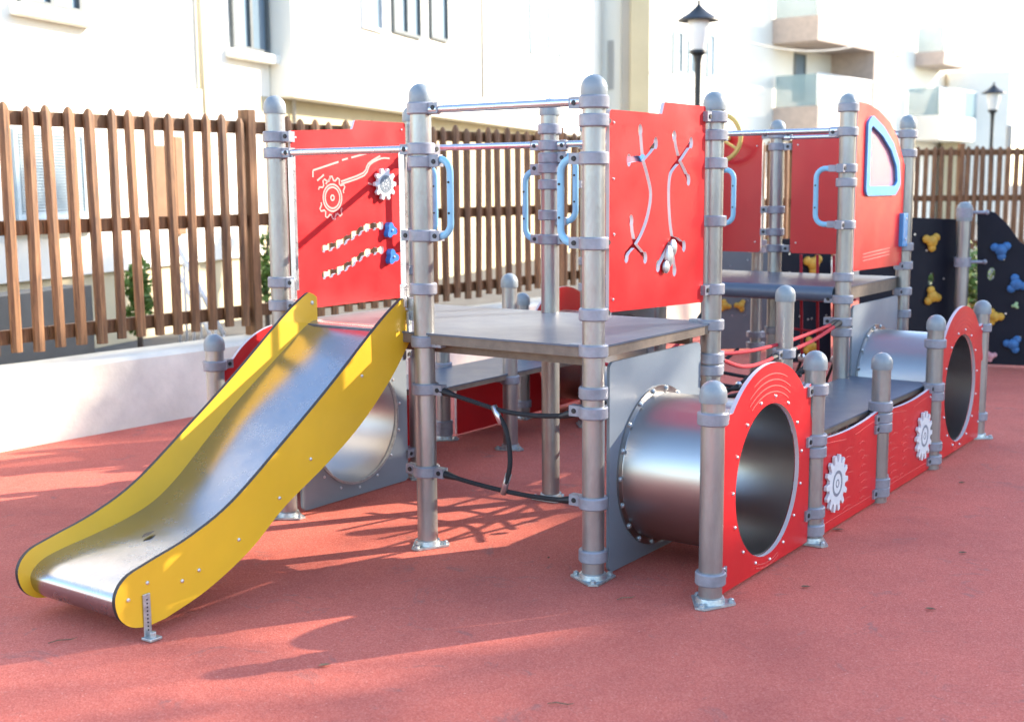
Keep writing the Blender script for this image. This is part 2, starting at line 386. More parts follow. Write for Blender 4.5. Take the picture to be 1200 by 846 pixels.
def picket_mesh(h, r):
    m = MB(); n = 8
    def ring(rr, z): return [(rr * math.cos(2 * math.pi * (k + .5) / n), rr * 0.75 * math.sin(2 * math.pi * (k + .5) / n), z) for k in range(n)]
    rows = [ring(r, 0), ring(r, h - 0.05), ring(r * 0.62, h - 0.015), ring(r * 0.2, h)]
    vv = [p for q in rows for p in q]
    m.add(vv, [(i * n + k, i * n + (k + 1) % n, (i + 1) * n + (k + 1) % n, (i + 1) * n + k) for i in range(3) for k in range(n)], 0, True)
    m.add(rows[0], [tuple(range(n - 1, -1, -1))]); m.add(rows[-1], [tuple(range(n))])
    return m
pm = picket_mesh(1.56, 0.039).build('picket', 'wood').data
bpy.data.objects.remove(bpy.data.objects['picket'])
def fence(label, a, b, pitch, post_at, seed, z0=0.565, zt=None):
    rd = random.Random(seed); d = (b - a); Ln = d.length; d.normalize(); nrm = Vector((d.y, -d.x, 0)); ang = math.atan2(d.y, d.x)
    t = thing('picket_fence', label, 'fence', a)
    for z in (0.66, 1.35, 2.04):
        rl = MB(); seg = 2.4; s = 0
        while s < Ln:
            e = min(s + seg - 0.012, Ln); rl.obox(a + d * ((s + e) / 2) - nrm * 0.052 + Z * z, d * ((e - s) / 2), nrm * 0.022, Z * 0.046); s += seg
        rl.build('rail', 'wood', t, 0.004)
    for s in post_at:
        pp = MB(); c = a + d * s - nrm * 0.0; pp.obox(c + Z * 1.30 - nrm * 0.02, d * 0.038, nrm * 0.06, Z * 0.87)
        pp.build('post', 'wood', t, 0.006)
    n = int(Ln / pitch)
    for i in range(n):
        s = pitch * (i + 0.5)
        if any(abs(s - q) < pitch * 0.45 for q in post_at): continue
        o = bpy.data.objects.new('picket', pm); SC.collection.objects.link(o); o.parent = t
        o.location = d * s + Z * (z0 + rd.uniform(-0.012, 0.012)) + nrm * 0.003; o.rotation_euler = (rd.uniform(-.008, .008), rd.uniform(-.011, .011), ang + rd.uniform(-.15, .15)); o.scale = (rd.uniform(.92, 1.07), rd.uniform(.9, 1.1), rd.uniform(.995, 1.006))
    return t
FA = Vector((-3.12, 7.9, 0)); FD = Vector((0.601, 0.799, 0)).normalized()
f0 = FA - FD * 2.2; PITCHF = 0.158
# first section: up to behind the tower; post standing at photo x = 283
fence('brown timber picket fence standing on the low cream wall behind the slide', f0, FA + FD * 7.0, PITCHF, [0.4, 2.2 + 1.93, 2.2 + 6.0], 1)
fence('middle run of brown picket fence, seen through the red towers toward the far corner', FA + FD * 7.06, CORN, PITCHF, [1.6, 4.1, 6.6], 2)
fence('dark brown picket fence behind the black climbing panels at the far right', CORN + Vector((0.1, 0.02, 0)), CR2, 0.128, [1.0, 3.6, 6.2], 3)

# ------------------------------------------------------------------ play structure
ps = thing('play_structure', 'large metal playground climbing frame with red panels, yellow slide and round tunnels', 'play structure', g(-0.88, 1.9))
PR_ = 0.0455
def ring_clamp(mb, p, z, dirs=(), r=PR_ + 0.014, h=0.05):
    c = Vector((p.x, p.y, z))
    mb.lathe([(PR_ - .002, -h / 2), (r - .004, -h / 2), (r, -h / 2 + .005), (r, h / 2 - .005), (r - .004, h / 2), (PR_ - .002, h / 2)], c, 24)
    for d in dirs:
        d = d.normalized(); s = d.cross(Z)
        mb.obox(c + d * (r + 0.018), d * 0.028, s * 0.019, Z * (h / 2 - .003))
        mb.lathe([(0.0, 0.0235), (0.010, 0.0235), (0.011, 0.0195)], c + d * (r + 0.022), 8, 1, s)
        mb.lathe([(0.0, 0.0235), (0.010, 0.0235), (0.011, 0.0195)], c + d * (r + 0.022), 8, 1, -s)
POSTS = {}
def post(key, u, v, h, clamps, flange=True):
    p = g(u, v); POSTS[key] = p
    m = MB(); m.tube([p + Z * 0.0, p + Z * (h - 0.03)], PR_, 28); o = m.build('post', 'post', ps)
    c = MB(); rc = PR_ + 0.006
    prof = [(PR_ - .002, -0.062), (rc, -0.062), (rc + .001, -0.056), (rc + .001, -0.030)] + [((rc + .001) * math.cos(a), -0.030 + 0.052 * math.sin(a)) for a in [R(x) for x in (15, 30, 45, 60, 72, 84)]] + [(0.0005, 0.0222)]
    c.lathe(prof, p + Z * (h - 0.022), 24); c.build('cap', 'cap', o)
    for cl in clamps:
        z, ds = (cl if isinstance(cl, tuple) else (cl, ()))
        q = MB(); ring_clamp(q, p, z, ds); q.build('clamp', ['clamp', 'dark'], o)
    if flange:
        q = MB(); cs = []
        for k in range(3):
            a = k * 2 * math.pi / 3 + 0.5 + (u * 3 + v)
            cs += [(0.098 * math.cos(a + s) , 0.098 * math.sin(a + s)) for s in (-0.2, 0.2)]
        q.plate([cs], lambda a, b: p + Vector((a, b, 0.002)), Z * 0.008)
        q.lathe([(PR_ + .012, .01), (PR_ + .008, .03), (PR_, .032)], p, 20)
        for k in range(3):
            a = k * 2 * math.pi / 3 + 0.5 + (u * 3 + v); q.lathe([(0.012, .01), (0.012, .02), (0.006, .024), (0, .024)], p + Vector((0.08 * math.cos(a), 0.08 * math.sin(a), 0)), 6)
        q.build('base_flange', 'galv', o)
    return o
u_, v_ = U, V
post('A', -0.88, 0, 2.03, [(1.925, (u_,)), (1.755, (-u_, v_)), (1.70, (u_,)), (1.385, (u_, -u_)), (1.155, ()), (0.925, (u_,)), (0.715, (u_,)), (0.345, (u_, -u_))])
post('B', -0.012, 0.0, 2.02, [(1.915, (-u_,)), (1.845, (v_,)), (1.70, (-u_,)), (1.37, (-u_, v_)), (1.09, (v_,)), (0.945, (-u_,)), (0.775, ()), (0.695, (-u_,)), (0.325, (-u_,)), (0.105, ())])
post('L', -1.76, 0, 2.02, [(1.83, (u_, v_)), (1.755, (u_,)), (1.15, (v_, u_)), (1.04, (u_,)), (0.70, ()), (0.15, (v_,))])
post('M', -0.88, 1, 2.02, [(1.87, ()), (1.79, (-u_, u_)), (1.73, (u_,)), (1.68, (-u_,)), (1.60, ()), (1.33, (-u_, u_)), (1.45, ()), (0.80, (u_,))])
post('C', 0.012, 1, 2.01, [(1.895, (-v_,)), (1.815, (-u_, v_)), (1.69, (v_,)), (1.43, (v_,)), (1.12, (-v_,)), (0.955, (-u_,)), (0.80, (v_,)), (0.745, (v_,))])
post('P', -1.76, 1, 2.02, [(1.79, (u_, -v_)), (1.70, (u_,)), (1.35, (u_,)), (1.15, (-v_,)), (0.92, ()), (0.70, (-v_,)), (0.15, (-v_,))])
post('R', -0.88, 2.77, 2.02, [(1.90, (u_,)), (1.72, ()), (0.94, ())])
post('O', -0.02, 2.77, 2.10, [(2.02, (v_,)), (1.885, (-u_,)), (1.68, (-v_,)), (1.60, ()), (1.36, (-v_,)), (1.06, ()), (0.93, (-u_,)), (0.80, (-u_,)), (0.74, ())])
post('T', -1.76, 2.77, 2.02, [1.85, (1.6, (-v_,)), 1.1, 0.93, 0.7])
post('N', -0.88, 3.78, 2.02, [(1.92, (u_, -u_)), (1.84, (u_,)), (1.42, (-u_,)), (1.27, (-u_,)), (1.16, (u_,)), 0.93, 0.6])
post('Q', 0, 3.78, 2.02, [(1.90, (-u_,)), (1.78, ()), (1.19, ()), (1.07, (-v_,)), (0.905, (-v_,)), (0.76, ()), (0.5, ())])
post('W', -1.76, 3.78, 2.02, [1.9, 1.75, (1.16, (u_,)), 0.93, 0.6])
H1 = 0.87
post('D', 0.515, 0.0, H1, [(0.725, (v_,)), (0.105, (v_,))])
post('E', 0.52, 1, H1, [(0.70, (-v_,)), (0.475, (-v_,)), (0.42, (v_,)), (0.145, (-v_,)), (0.065, (v_,))])
post('F', 0.52, 1.885, 0.76, [(0.49, ()), (0.435, (v_, -v_)), (0.385, (-v_,)), (0.10, (v_,)), (0.055, (-v_,))], False)
post('G', 0.52, 2.77, H1, [(0.71, (v_,)), (0.465, (-v_,)), (0.415, ()), (0.13, (v_,)), (0.055, (-v_,))], False)
post('H', 0.505, 3.78, H1, [(0.70, (-v_,)), (0.14, (-v_,))])
post('S', 0, 1.885, 1.075, [(0.72, (-v_,)), (0.47, (u_,))])
post('K', -2.245, 0, H1, [(0.71, (v_,)), (0.105, (v_,))])
post('J', -2.28, 1, H1, [(0.70, (-v_,)), (0.44, ()), (0.10, (v_,))])
post('X1', -2.28, 1.885, 0.76, [(0.47, ()), (0.10, ()), (0.055, ())])
post('X2', -2.28, 2.77, H1, [(0.70, ()), (0.44, ()), (0.10, ())])
post('X3', -2.28, 3.78, H1, [(0.70, ()), (0.14, ())])
post('S2', -1.76, 1.885, 1.075, [(0.43, (-u_,)), (0.72, ())])

# cross bars
def bar(a, b, z, r=0.0165, name='rail_bar'):
    pa, pb = POSTS[a], POSTS[b]; d = (pb - pa).normalized(); m = MB()
    m.tube([pa + d * 0.075 + Z * z, pb - d * 0.075 + Z * z], r, 14)
    for s, q in ((1, pa), (-1, pb)): m.tube([q + d * s * 0.05 + Z * z, q + d * s * 0.098 + Z * z], r + 0.005, 14)
    return m.build(name, 'bar', ps)
bar('A', 'B', 1.918); bar('L', 'A', 1.755); bar('P', 'M', 1.795); bar('M', 'C', 1.795); bar('R', 'O', 1.895); bar('N', 'Q', 1.9); bar('A', 'M', 0.905, 0.014)

# entry frame above the slide: two flat uprights
for u in (-1.66, -0.985):
    m = MB(); m.obox(g(u, 0.0, 1.43), U * 0.016, V * 0.010, Z * 0.315); m.obox(g(u, -0.012, 1.12), U * 0.014, V * 0.008, Z * 0.05)
    m.build('entry_upright', 'bar', ps, 0.002)

# hand grips
def handle(key, d, z0, z1, out=0.145, off=Vector((0, 0, 0))):
    p = POSTS[key] + off; rc = 0.055; pts = []
    A = lambda a, z: p + d * a + Z * z
    pts = [A(0.055, z1)] + [A(out - rc + rc * math.sin(R(x)), z1 - rc + rc * math.cos(R(x))) for x in range(0, 91, 15)] + [A(out - rc + rc * math.cos(R(x)), z0 + rc - rc * math.sin(R(x))) for x in range(0, 91, 15)] + [A(0.055, z0)]
    m = MB(); m.tube(pts, 0.0155, 12, flat=d.cross(Z)); o = m.build('hand_grip', 'ltblue', ps)
    s = MB(); nrm = d.cross(Z)
    for k in (0.3, 0.7):
        for sg in (-1, 1): s.lathe([(0.0055, 0.0), (0.005, 0.0035), (0, 0.004)], A(out, z0 + (z1 - z0) * k) + nrm * sg * 0.0115, 8, 0, nrm * sg)
    s.build('screw', 'dark', o)
    for z in (z0, z1): b = MB(); b.obox(A(0.072, z), d * 0.032, nrm * 0.0165, Z * 0.0195); b.build('grip_bracket', 'clamp', o, 0.003)
handle('A', U, 1.385, 1.71, 0.155); handle('P', U, 1.35, 1.70, 0.15)
handle('M', -U, 1.33, 1.665, 0.15); handle('M', U, 1.42, 1.74, 0.15, )
handle('B', -U, 1.37, 1.70, 0.155); handle('R', U, 1.36, 1.68, 0.16); handle('O', -U, 1.36, 1.68, 0.18)

# decks (top grey board, brown edge)
def deck(name, u0, u1, v0, v1, z, t=0.05, notch=()):
    r = 0.02
    loop = [(u0, v0), (u1, v0), (u1, v1), (u0, v1)]
    m = MB(); m.plate([loop], lambda a, b: g(a, b, z - 0.008), Z * 0.008)
    m.plate([[(a * 1 + (0.006 if a == u0 else -0.006), b + (0.006 if b == v0 else -0.006)) for a, b in loop]], lambda a, b: g(a, b, z - t), Z * (t - 0.0085), 1)
    return m.build(name, ['deck', 'edge'], ps)
deck('platform', -1.73, 0.03, -0.03, 1.03, 0.965, 0.048)
deck('platform', -0.012, 0.475, 1.07, 2.86, 0.472, 0.035)
deck('platform', -2.235, -1.745, 1.07, 2.86, 0.472, 0.035)
deck('platform', -1.73, -0.02, 2.80, 3.76, 1.0, 0.08)
m = MB(); m.tube([g(-1.72, 2.79, 0.955), g(-0.075, 2.79, 0.955)], 0.046, 16); m.build('platform_nosing', 'deck', ps)
m = MB()                                            # support beams under the platforms
for v in (0.1, 0.92): m = MB(); m.obox(g(-0.87, v, 0.885), U * 0.82, V * 0.016, Z * 0.018); m.build('support_beam', 'edge', ps)

# ---- panels
def panel(name, fn, box, plane, nrm, th=0.015, mats=('red', 'rededge'), h=0.005, bevel=0.0015, off=0.0, parent=None):
    L = contours(fn, *box, h); m = MB(); n = nrm
    m.plate(L, lambda a, b: plane(a, b) + n * (off - th / 2), n * th, 0, 1 if len(mats) > 1 else 0)
    return m.build(name, list(mats), parent or ps)
def bolts(parent, pts, plane, nrm, off, r=0.0065, mat='bolt'):
    m = MB()
    for a, b in pts: m.lathe([(r, 0), (r * 0.9, r * 0.5), (r * 0.5, r * 0.85), (0, r * 0.95)], plane(a, b) + nrm * off, 8, 0, nrm)
    return m.build('bolt', mat, parent)
def lines(parent, polys, plane, nrm, off=0.0076, wd=0.005, mat='engrave'):
    m = MB()
    for p in polys: ribbon(m, p, lambda a, b: plane(a, b) + nrm * off, nrm, wd)
    return m.build('engraved_line', mat, parent)
CT = 0.475                                           # tunnel centre
def ring_panel(u, vc, nrm, w=0.435):
    def fn(X, Y):
        body = sd_poly(X, Y, [(vc - w, 0.02), (vc + w, 0.02), (vc + w, 0.735), (vc + w - 0.03, 0.722), (vc + w - 0.075, 0.722), (vc - w + 0.075, 0.722), (vc - w + 0.03, 0.722), (vc - w, 0.735)])
        arch = np.maximum(np.hypot(X - vc, Y - 0.39) - 0.485, -Y + 0.5)
        d = np.minimum(body, arch)
        return np.maximum(d, -(np.hypot(X - vc, Y - 0.39) - 0.318))
    o = panel('ring_panel', fn, (vc - 0.5, vc + 0.5, -0.02, 0.92), PU(u), nrm, 0.018, h=0.006)
    lines(o, [arc(vc, 0.39, r, 90 - s, 90 + s) for r, s in ((0.365, 30), (0.39, 31), (0.415, 29), (0.44, 22))] + [arc(vc, 0.39, r, -90 - 18, -90 + 18, 10) for r in (0.35, 0.365)], PU(u), nrm, 0.0095, 0.0045, 'engravered')
    bolts(o, [(vc + 0.345 * math.cos(R(a)), 0.39 + 0.345 * math.sin(R(a))) for a in range(10, 370, 24)] + [(vc + sx * 0.415, z) for sx in (-1, 1) for z in (0.70, 0.12)], PU(u), nrm, 0.009, 0.0075)
    return o
ring_panel(0.52, 0.5, U); ring_panel(0.52, 3.275, U); ring_panel(-2.28, 0.5, -U); ring_panel(-2.28, 3.275, -U)
def tunnel(u0, u1, vc, sgn):
    d = U * sgn; Ln = abs(u1 - u0); m = MB(); r0, r1 = 0.318, 0.3135
    m.lathe([(r0 + .03, 0.010), (r0 + .03, 0.016), (r0 + 0.002, 0.016), (r0, 0.02), (r0, Ln - 0.012), (r1, Ln - 0.012), (r1, 0.006), (r0 + .03, 0.006), (r0 + .03, 0.010)], g(u0, vc, 0.39), 72, 0, d)
    o = m.build('tunnel', 'steel', ps)
    bolts(o, [(vc + 0.336 * math.cos(R(a)), 0.39 + 0.336 * math.sin(R(a))) for a in range(0, 360, 20)], PU(u0), d, 0.016, 0.012, 'galv')
    return o
tunnel(0, 0.52, 0.5, 1); tunnel(0, 0.52, 3.275, 1); tunnel(-1.76, -2.28, 0.5, -1); tunnel(-1.76, -2.28, 3.275, -1)
def grey_panel(u, vc, nrm, z1=0.885, w=0.405):
    def fn(X, Y):
        d = sd_poly(X, Y, [(vc - w + .03, 0.035), (vc + w - .03, 0.035), (vc + w - .03, z1 - .03), (vc - w + .03, z1 - .03)], 0.03)
        return np.maximum(d, -(np.hypot(X - vc, Y - 0.39) - 0.314))
    o = panel('grey_panel', fn, (vc - 0.5, vc + 0.5, -0.02, 0.95), PU(u), nrm, 0.014, ('greypanel',), 0.006)
    return o
grey_panel(0, 0.5, U); grey_panel(0, 3.275, U); 
gl = grey_panel(-1.76, 0.5, -U); grey_panel(-1.76, 3.275, -U)
bolts(gl, [(0.5 + 0.345 * math.cos(R(a)), 0.39 + 0.345 * math.sin(R(a))) for a in range(8, 368, 24)], PU(-1.76), U, 0.007, 0.008)
m = MB(); m.lathe([(0.309, 0.0), (0.309, 0.014), (0.320, 0.014), (0.320, 0.0)], g(-1.76, 0.5, 0.39) + U * 0.006, 72, 0, U); m.build('tunnel_rim', 'galv', gl)

# low red side panels with white gears
def gear(parent, vc, zc, u, nrm, r=0.135, teeth=14, mat='white', th=0.014, off=0.012):
    def fn(X, Y):
        a = np.arctan2(Y - zc, X - vc); rr = np.hypot(X - vc, Y - zc)
        k = np.clip(np.cos(a * teeth) * 2.2, -1, 1) * 0.5 + 0.5
        return rr - (r * 0.74 + r * 0.26 * k)
    L = contours(fn, vc - r - .02, vc + r + .02, zc - r - .02, zc + r + .02, 0.003)
    m = MB(); m.plate(L[:1], lambda a, b: PU(u)(a, b) + nrm * off, nrm * th)
    o = m.build('gear', mat, parent, 0.0015)
    q = MB()
    for r_, wd in ((r * 0.40, 0.014),): ribbon(q, arc(vc, zc, r_, 0, 360, 30), lambda a, b: PU(u)(a, b) + nrm * (off + th), nrm, wd, 0.001)
    ribbon(q, arc(vc, zc, r * 0.13, 0, 360, 12), lambda a, b: PU(u)(a, b) + nrm * (off + th), nrm, 0.006, 0.001)
    q.build('gear_ring', 'greypanel', o)
    s = MB(); s.lathe([(0.03, 0.0), (0.03, off + 0.002)], PU(u)(vc, zc), 12, 0, nrm); s.build('gear_axle', 'dark', o)
    return o
def low_panel(u, v0, v1, nrm, gv, rise, seed):
    def fn(X, Y):
        t = (X - v0) / (v1 - v0)
        top = 0.440 + 0.022 * (2 * t - 1) ** 2 + 0.01 * t
        return np.maximum(sd_poly(X, Y, [(v0 + .01, 0.02), (v1 - .01, 0.02), (v1 - .01, 0.6), (v0 + .01, 0.6)], 0.01), Y - top)
    o = panel('side_panel', fn, (v0 - .05, v1 + .05, -.02, 0.56), PU(u), nrm, 0.016, h=0.007)
    rd = random.Random(seed); Ls = [[(v0 + .03 + i * (v1 - v0 - .06) / 12, 0.418 + 0.012 * math.cos(2 * math.pi * i / 12)) for i in range(13) if i != 6][:6], [(v0 + .03 + i * (v1 - v0 - .06) / 12, 0.418 + 0.012 * math.cos(2 * math.pi * i / 12)) for i in range(7, 13)]]
    mid = (v0 + v1) / 2 + (0.10 if gv < (v0 + v1) / 2 else -0.14)
    for k in range(8):
        z = 0.07 + k * 0.04
        for q in range(2):
            a = mid + (q * 0.2 - 0.16) + rd.uniform(-.03, .03); ln = rd.uniform(0.06, 0.13)
            Ls.append([(a + ln * i / 6, z + 0.008 * math.sin(i / 6 * math.pi)) for i in range(7)])
    Ls.append([(v0 + .03 + i * (v1 - v0 - .06) / 8, 0.055) for i in range(9)])
    lines(o, Ls, PU(u), nrm, 0.0085, 0.004, 'engravered')
    gear(o, gv, 0.225, u, nrm)
    bolts(o, [(v0 + .025, 0.42), (v1 - .025, 0.42), (v0 + .025, .06), (v1 - .025, .06)], PU(u), nrm, 0.008)
low_panel(0.52, 1.065, 1.825, U, 1.245, 1, 1); low_panel(0.52, 1.945, 2.71, U, 2.555, 1, 2)
low_panel(-2.28, 1.065, 1.76, -U, 1.245, 1, 3); low_panel(-2.28, 2.01, 2.64, -U, 2.45, 1, 4)

# upper red panel between the near posts, with two forked track slots
u0 = 0.0
def q(x, y): return vz(0.0, x, y)
tracks = []
SL = []
def trk(*pts): SL.append([q(*p) for p in pts])
trk((748.3, 153), (749.5, 170), (751, 187)); trk((751, 187), (760, 177), (766, 169)); trk((751, 187), (744, 186), (736, 187.5))
trk(*smooth([(751, 187), (756.7, 206.7), (760.5, 228), (757, 252), (750, 272), (741.7, 286.7)])); trk((741.7, 286.7), (738.5, 270), (737.8, 259)); trk((741.7, 286.7), (735, 294), (732, 301)); trk((741.7, 286.7), (749, 295), (753.5, 301))
trk((788.3, 160), (790, 172), (794, 188.3)); trk((794, 188.3), (801, 178), (807.5, 168)); trk((794, 188.3), (800, 200), (804.5, 210))
trk(*smooth([(794, 188.3), (785, 200), (782, 215), (781.7, 237), (783.3, 262), (785.8, 280)])); trk((785.8, 280), (793, 282), (799, 288)); trk((785.8, 280), (787, 300), (788.3, 316)); trk((785.8, 280), (777, 296), (769, 311))
ENDS = [q(*p) for p in ((748.3, 153), (766.5, 168), (735, 188), (737.6, 259), (732, 301), (754, 302), (788.3, 160), (808, 167.5), (804.8, 211), (799.5, 288.5), (788.3, 317), (769, 312))]
def fnBC(X, Y):
    d = sd_poly(X, Y, [(0.10, 1.105), (0.905, 1.08), (0.905, 1.925), (0.545, 1.925), (0.525, 1.875), (0.10, 1.875)], 0.015)
    for s in SL: d = np.maximum(d, -sd_line(X, Y, s, 0.0125))
    for e in ENDS: d = np.maximum(d, -(np.hypot((X - e[0]), (Y - e[1]) * 0.7) - 0.018))
    return d
o = panel('track_panel', fnBC, (0.04, 0.98, 1.03, 1.98), PU(0), U, 0.016, h=0.0042)
bolts(o, [(0.115, 1.84), (0.115, 1.62), (0.90, 1.9), (0.9, 1.11), (0.115, 1.14), (0.12, 1.4)], PU(0), U, 0.008)
m = MB()                                            # grooved white back board seen through the slots
c = q(783, 300)
m.ball(g(0, c[0] - .03, c[1]) + U * 0.02, 0.045, 12, 0, (0.35, 0.7, 1.1), (U, V, Z)); m.ball(g(0, c[0] + .0, c[1] + .035) + U * 0.022, 0.038, 12, 0, (0.4, 0.8, 1), (U, V, Z)); m.ball(g(0, c[0] - .055, c[1] - .045) + U * 0.02, 0.028, 12, 0, (0.45, 1, 1), (U, V, Z))
m.build('sliding_runner', 'galv', o)

# upper red panel behind the slide
def q2(x, y): return vz(-1.76, x, y)
s1 = smooth([q2(*p) for p in ((379, 291), (395, 285.5), (413, 275), (428, 266.5), (446, 264))], 10); s2 = smooth([q2(*p) for p in ((379, 322), (396.7, 316), (413.3, 306), (428.3, 296), (446, 292.5))], 10)
def fnLP(X, Y):
    d = sd_poly(X, Y, [(0.10, 1.02), (0.92, 1.02), (0.92, 1.915), (0.55, 1.915), (0.53, 1.87), (0.10, 1.85)], 0.012)
    for s in (s1, s2):
        teeth = 0.010 * np.clip(np.sin(X * 115) * 3, -1, 1) * (sd_line(X, Y + 0.02, s, 0) < 0.035)
        d = np.maximum(d, -(sd_line(X, Y, s, 0.017) - teeth * 0.55))
    return d
o = panel('gear_panel', fnLP, (0.04, 0.98, 0.96, 1.97), PU(-1.76), U, 0.016, h=0.0042)
bolts(o, [(0.12, 1.83), (0.12, 1.06), (0.9, 1.89), (0.9, 1.06)], PU(-1.76), U, 0.008)
c = q2(388, 232); Ls = [arc(*c, r_, 0, 360, 30) for r_ in (0.066, 0.052, 0.012)]
gr = []
for k in range(12 * 4 + 1):
    a = 2 * math.pi * k / 48; rr = 0.105 if (k % 4) in (0, 1) else 0.085
    gr.append((c[0] + rr * math.cos(a), c[1] + rr * math.sin(a)))
Ls.append(gr[2:22]); Ls.append(gr[26:44])
Ls += [[q2(365, 200), q2(395, 190)], [q2(399, 188), q2(406, 186)], [q2(410, 185), q2(432, 179)], [q2(365, 200), q2(365, 208)], [q2(370, 212), q2(378, 205)], [q2(380, 216), q2(386, 208)], [q2(398, 216), q2(425, 206), q2(432, 193), q2(445, 186), q2(455, 186)], [q2(398, 213), q2(424, 203), q2(430, 192), q2(444, 183)], [q2(430, 215), q2(436, 217)], [q2(455, 177), q2(460, 175)]]
lines(o, [smooth(l, 3) if len(l) < 8 else l for l in Ls], PU(-1.76), U, 0.0085, 0.0095)
c = q2(446, 216); ge = gear(o, c[0], c[1], -1.76, U, 0.082, 10, 'white', 0.016, 0.02)
m = MB(); P_ = lambda a, b: PU(-1.76)(a, b) + U * 0.037
for k in range(8): ribbon(m, [(c[0] + .008 * math.cos(k * math.pi / 4), c[1] + .008 * math.sin(k * math.pi / 4)), (c[0] + .035 * math.cos(k * math.pi / 4), c[1] + .035 * math.sin(k * math.pi / 4))], P_, U, 0.006, 0.0012)
ribbon(m, arc(*c, 0.043, 0, 360, 24), P_, U, 0.005, 0.0012); m.build('gear_spoke', 'greypanel', ge)
for px in ((453, 270), (455, 301)):
    c = q2(*px); m = MB()
    def fnc(X, Y): 
        a = np.arctan2(Y - c[1], X - c[0]); return np.hypot(X - c[0], Y - c[1]) - (0.034 + 0.009 * np.cos(3 * a + 0.6))
    m.plate(contours(fnc, c[0] - .06, c[0] + .06, c[1] - .06, c[1] + .06, 0.003)[:1], lambda a, b: PU(-1.76)(a, b) + U * 0.010, U * 0.03)
    cm = m.build('sliding_cam', 'blue', o, 0.005); bolts(cm, [c], PU(-1.76), U, 0.040, 0.008)

# cab: side panels with quarter-round window, back panels, steering wheel
def cab_side(u, nrm):
    def fn(X, Y):
        body = sd_poly(X, Y, [(2.86, 1.10), (3.70, 1.09), (3.70, 1.70), (3.55, 1.86), (3.40, 1.95), (3.20, 2.01), (3.0, 2.04), (2.86, 2.045)], 0.012)
        win = sd_poly(X, Y, W_, 0.02)
        return np.maximum(body, -win)
    W_ = [(3.03, 1.565), (3.50, 1.565), (3.555, 1.60), (3.53, 1.70), (3.42, 1.80), (3.25, 1.885), (3.07, 1.94), (3.03, 1.92)]
    o = panel('cab_side_panel', fn, (2.8, 3.78, 1.03, 2.1), PU(u), nrm, 0.016, h=0.005)
    def fr(X, Y):
        win = sd_poly(X, Y, W_, 0.0); return np.maximum(win - 0.045, -(win + 0.012))
    for sg in (1, -1):
        f = panel('window_frame', fr, (2.9, 3.7, 1.45, 2.05), PU(u), nrm * sg, 0.014, ('frameblue',), 0.005, off=0.0155, parent=o)
    m = MB(); m.plate([[(a, b) for a, b in W_]], lambda a, b: PU(u)(a, b) - nrm * 0.003, nrm * 0.006); m.build('window_pane', 'plexi', o)
    m = MB(); m.obox(PU(u)(3.69, 1.30) + nrm * 0.02, V * 0.045, nrm * 0.016, Z * 0.105); b = m.build('grip_block', 'frameblue', o, 0.006)
    bolts(b, [(3.69, 1.37), (3.69, 1.24)], PU(u), nrm, 0.036, 0.008)
    lines(o, [[(3.0 + i * .06, 1.14 + 0.002 * i + k * 0.02) for i in range(9)] for k in range(3)], PU(u), nrm, 0.0085, 0.004)
cab_side(0.0, U); cab_side(-1.76, -U)
def back_panel(u0, u1):
    fn = lambda X, Y: sd_poly(X, Y, [(u0 + .02, 1.15), (u1 - .02, 1.15), (u1 - .02, 1.91), (u0 + .02, 1.91)], 0.02)
    o = panel('cab_back_panel', fn, (u0 - .05, u1 + .05, 1.05, 2.0), PV(3.78), -V, 0.016, h=0.008)
    bolts(o, [(u0 + .04, 1.85), (u1 - .04, 1.85), (u0 + .04, 1.2), (u1 - .04, 1.2), ((u0 + u1) / 2, 1.82)], PV(3.78), -V, 0.008); return o
back_panel(-0.77, -0.07); bp_ = back_panel(-1.69, -0.985)
m = MB(); cw = on_y(843, 162, g(-1.2, 3.66).y)
m.tube([cw + U * 0.158 * math.cos(R(a)) + Z * 0.158 * math.sin(R(a)) for a in range(0, 360, 12)], 0.016, 10, closed=True)
for a in (90, 210, 330): m.tube([cw, cw + U * 0.158 * math.cos(R(a)) + Z * 0.158 * math.sin(R(a))], 0.010, 8)
m.tube([cw, cw + V * 0.14], 0.02, 10); m.build('steering_wheel', 'wheel', ps)

# ---- slide
sl_ = MB(); 
slide = None
UN, UF = -1.0, -1.575
upper = smooth([(0.035, 1.085), (0.0, 1.105), (-0.04, 1.10), (-0.19, 1.005), (-0.485, 0.785), (-0.76, 0.595), (-1.04, 0.412), (-1.25, 0.325), (-1.44, 0.277), (-1.545, 0.245), (-1.592, 0.185), (-1.58, 0.11), (-1.53, 0.062), (-1.46, 0.045)], 5)
lower = smooth([(-1.38, 0.052), (-1.18, 0.105), (-0.96, 0.205), (-0.77, 0.335), (-0.52, 0.465), (-0.31, 0.595), (-0.11, 0.765), (0.035, 0.93)], 5)
prof_b = upper + lower
def board(u, nrm):
    m = MB(); m.plate([prof_b], lambda a, b: g(u, a, b), nrm * 0.018, 0, 1); return m
nb_ = board(UN, U)
slide = nb_.build('side_board', ['yellow', 'dark'], None)  # re-parented below
bpy.data.objects.remove(slide)
slide_root = bpy.data.objects.new('slide', None)
ch = smooth([(0.05, 0.972), (0.0, 0.968), (-0.06, 0.94), (-0.14, 0.885), (-0.27, 0.80), (-0.5, 0.645), (-0.66, 0.52), (-0.83, 0.385), (-0.96, 0.308), (-1.1, 0.265), (-1.25, 0.238), (-1.42, 0.212), (-1.50, 0.188), (-1.542, 0.145), (-1.53, 0.09), (-1.49, 0.062), (-1.43, 0.058)], 6)
m = MB(); vs = []; K = 14
for (a, b) in ch:
    for i in range(K + 1):
        t = i / K; e = max(0, abs(t - .5) * 2 - 0.93) / 0.07
        vs.append(g(UF + 0.018 + (UN - UF - 0.018) * t, a, b + 0.006 * e))
n_ = len(ch)
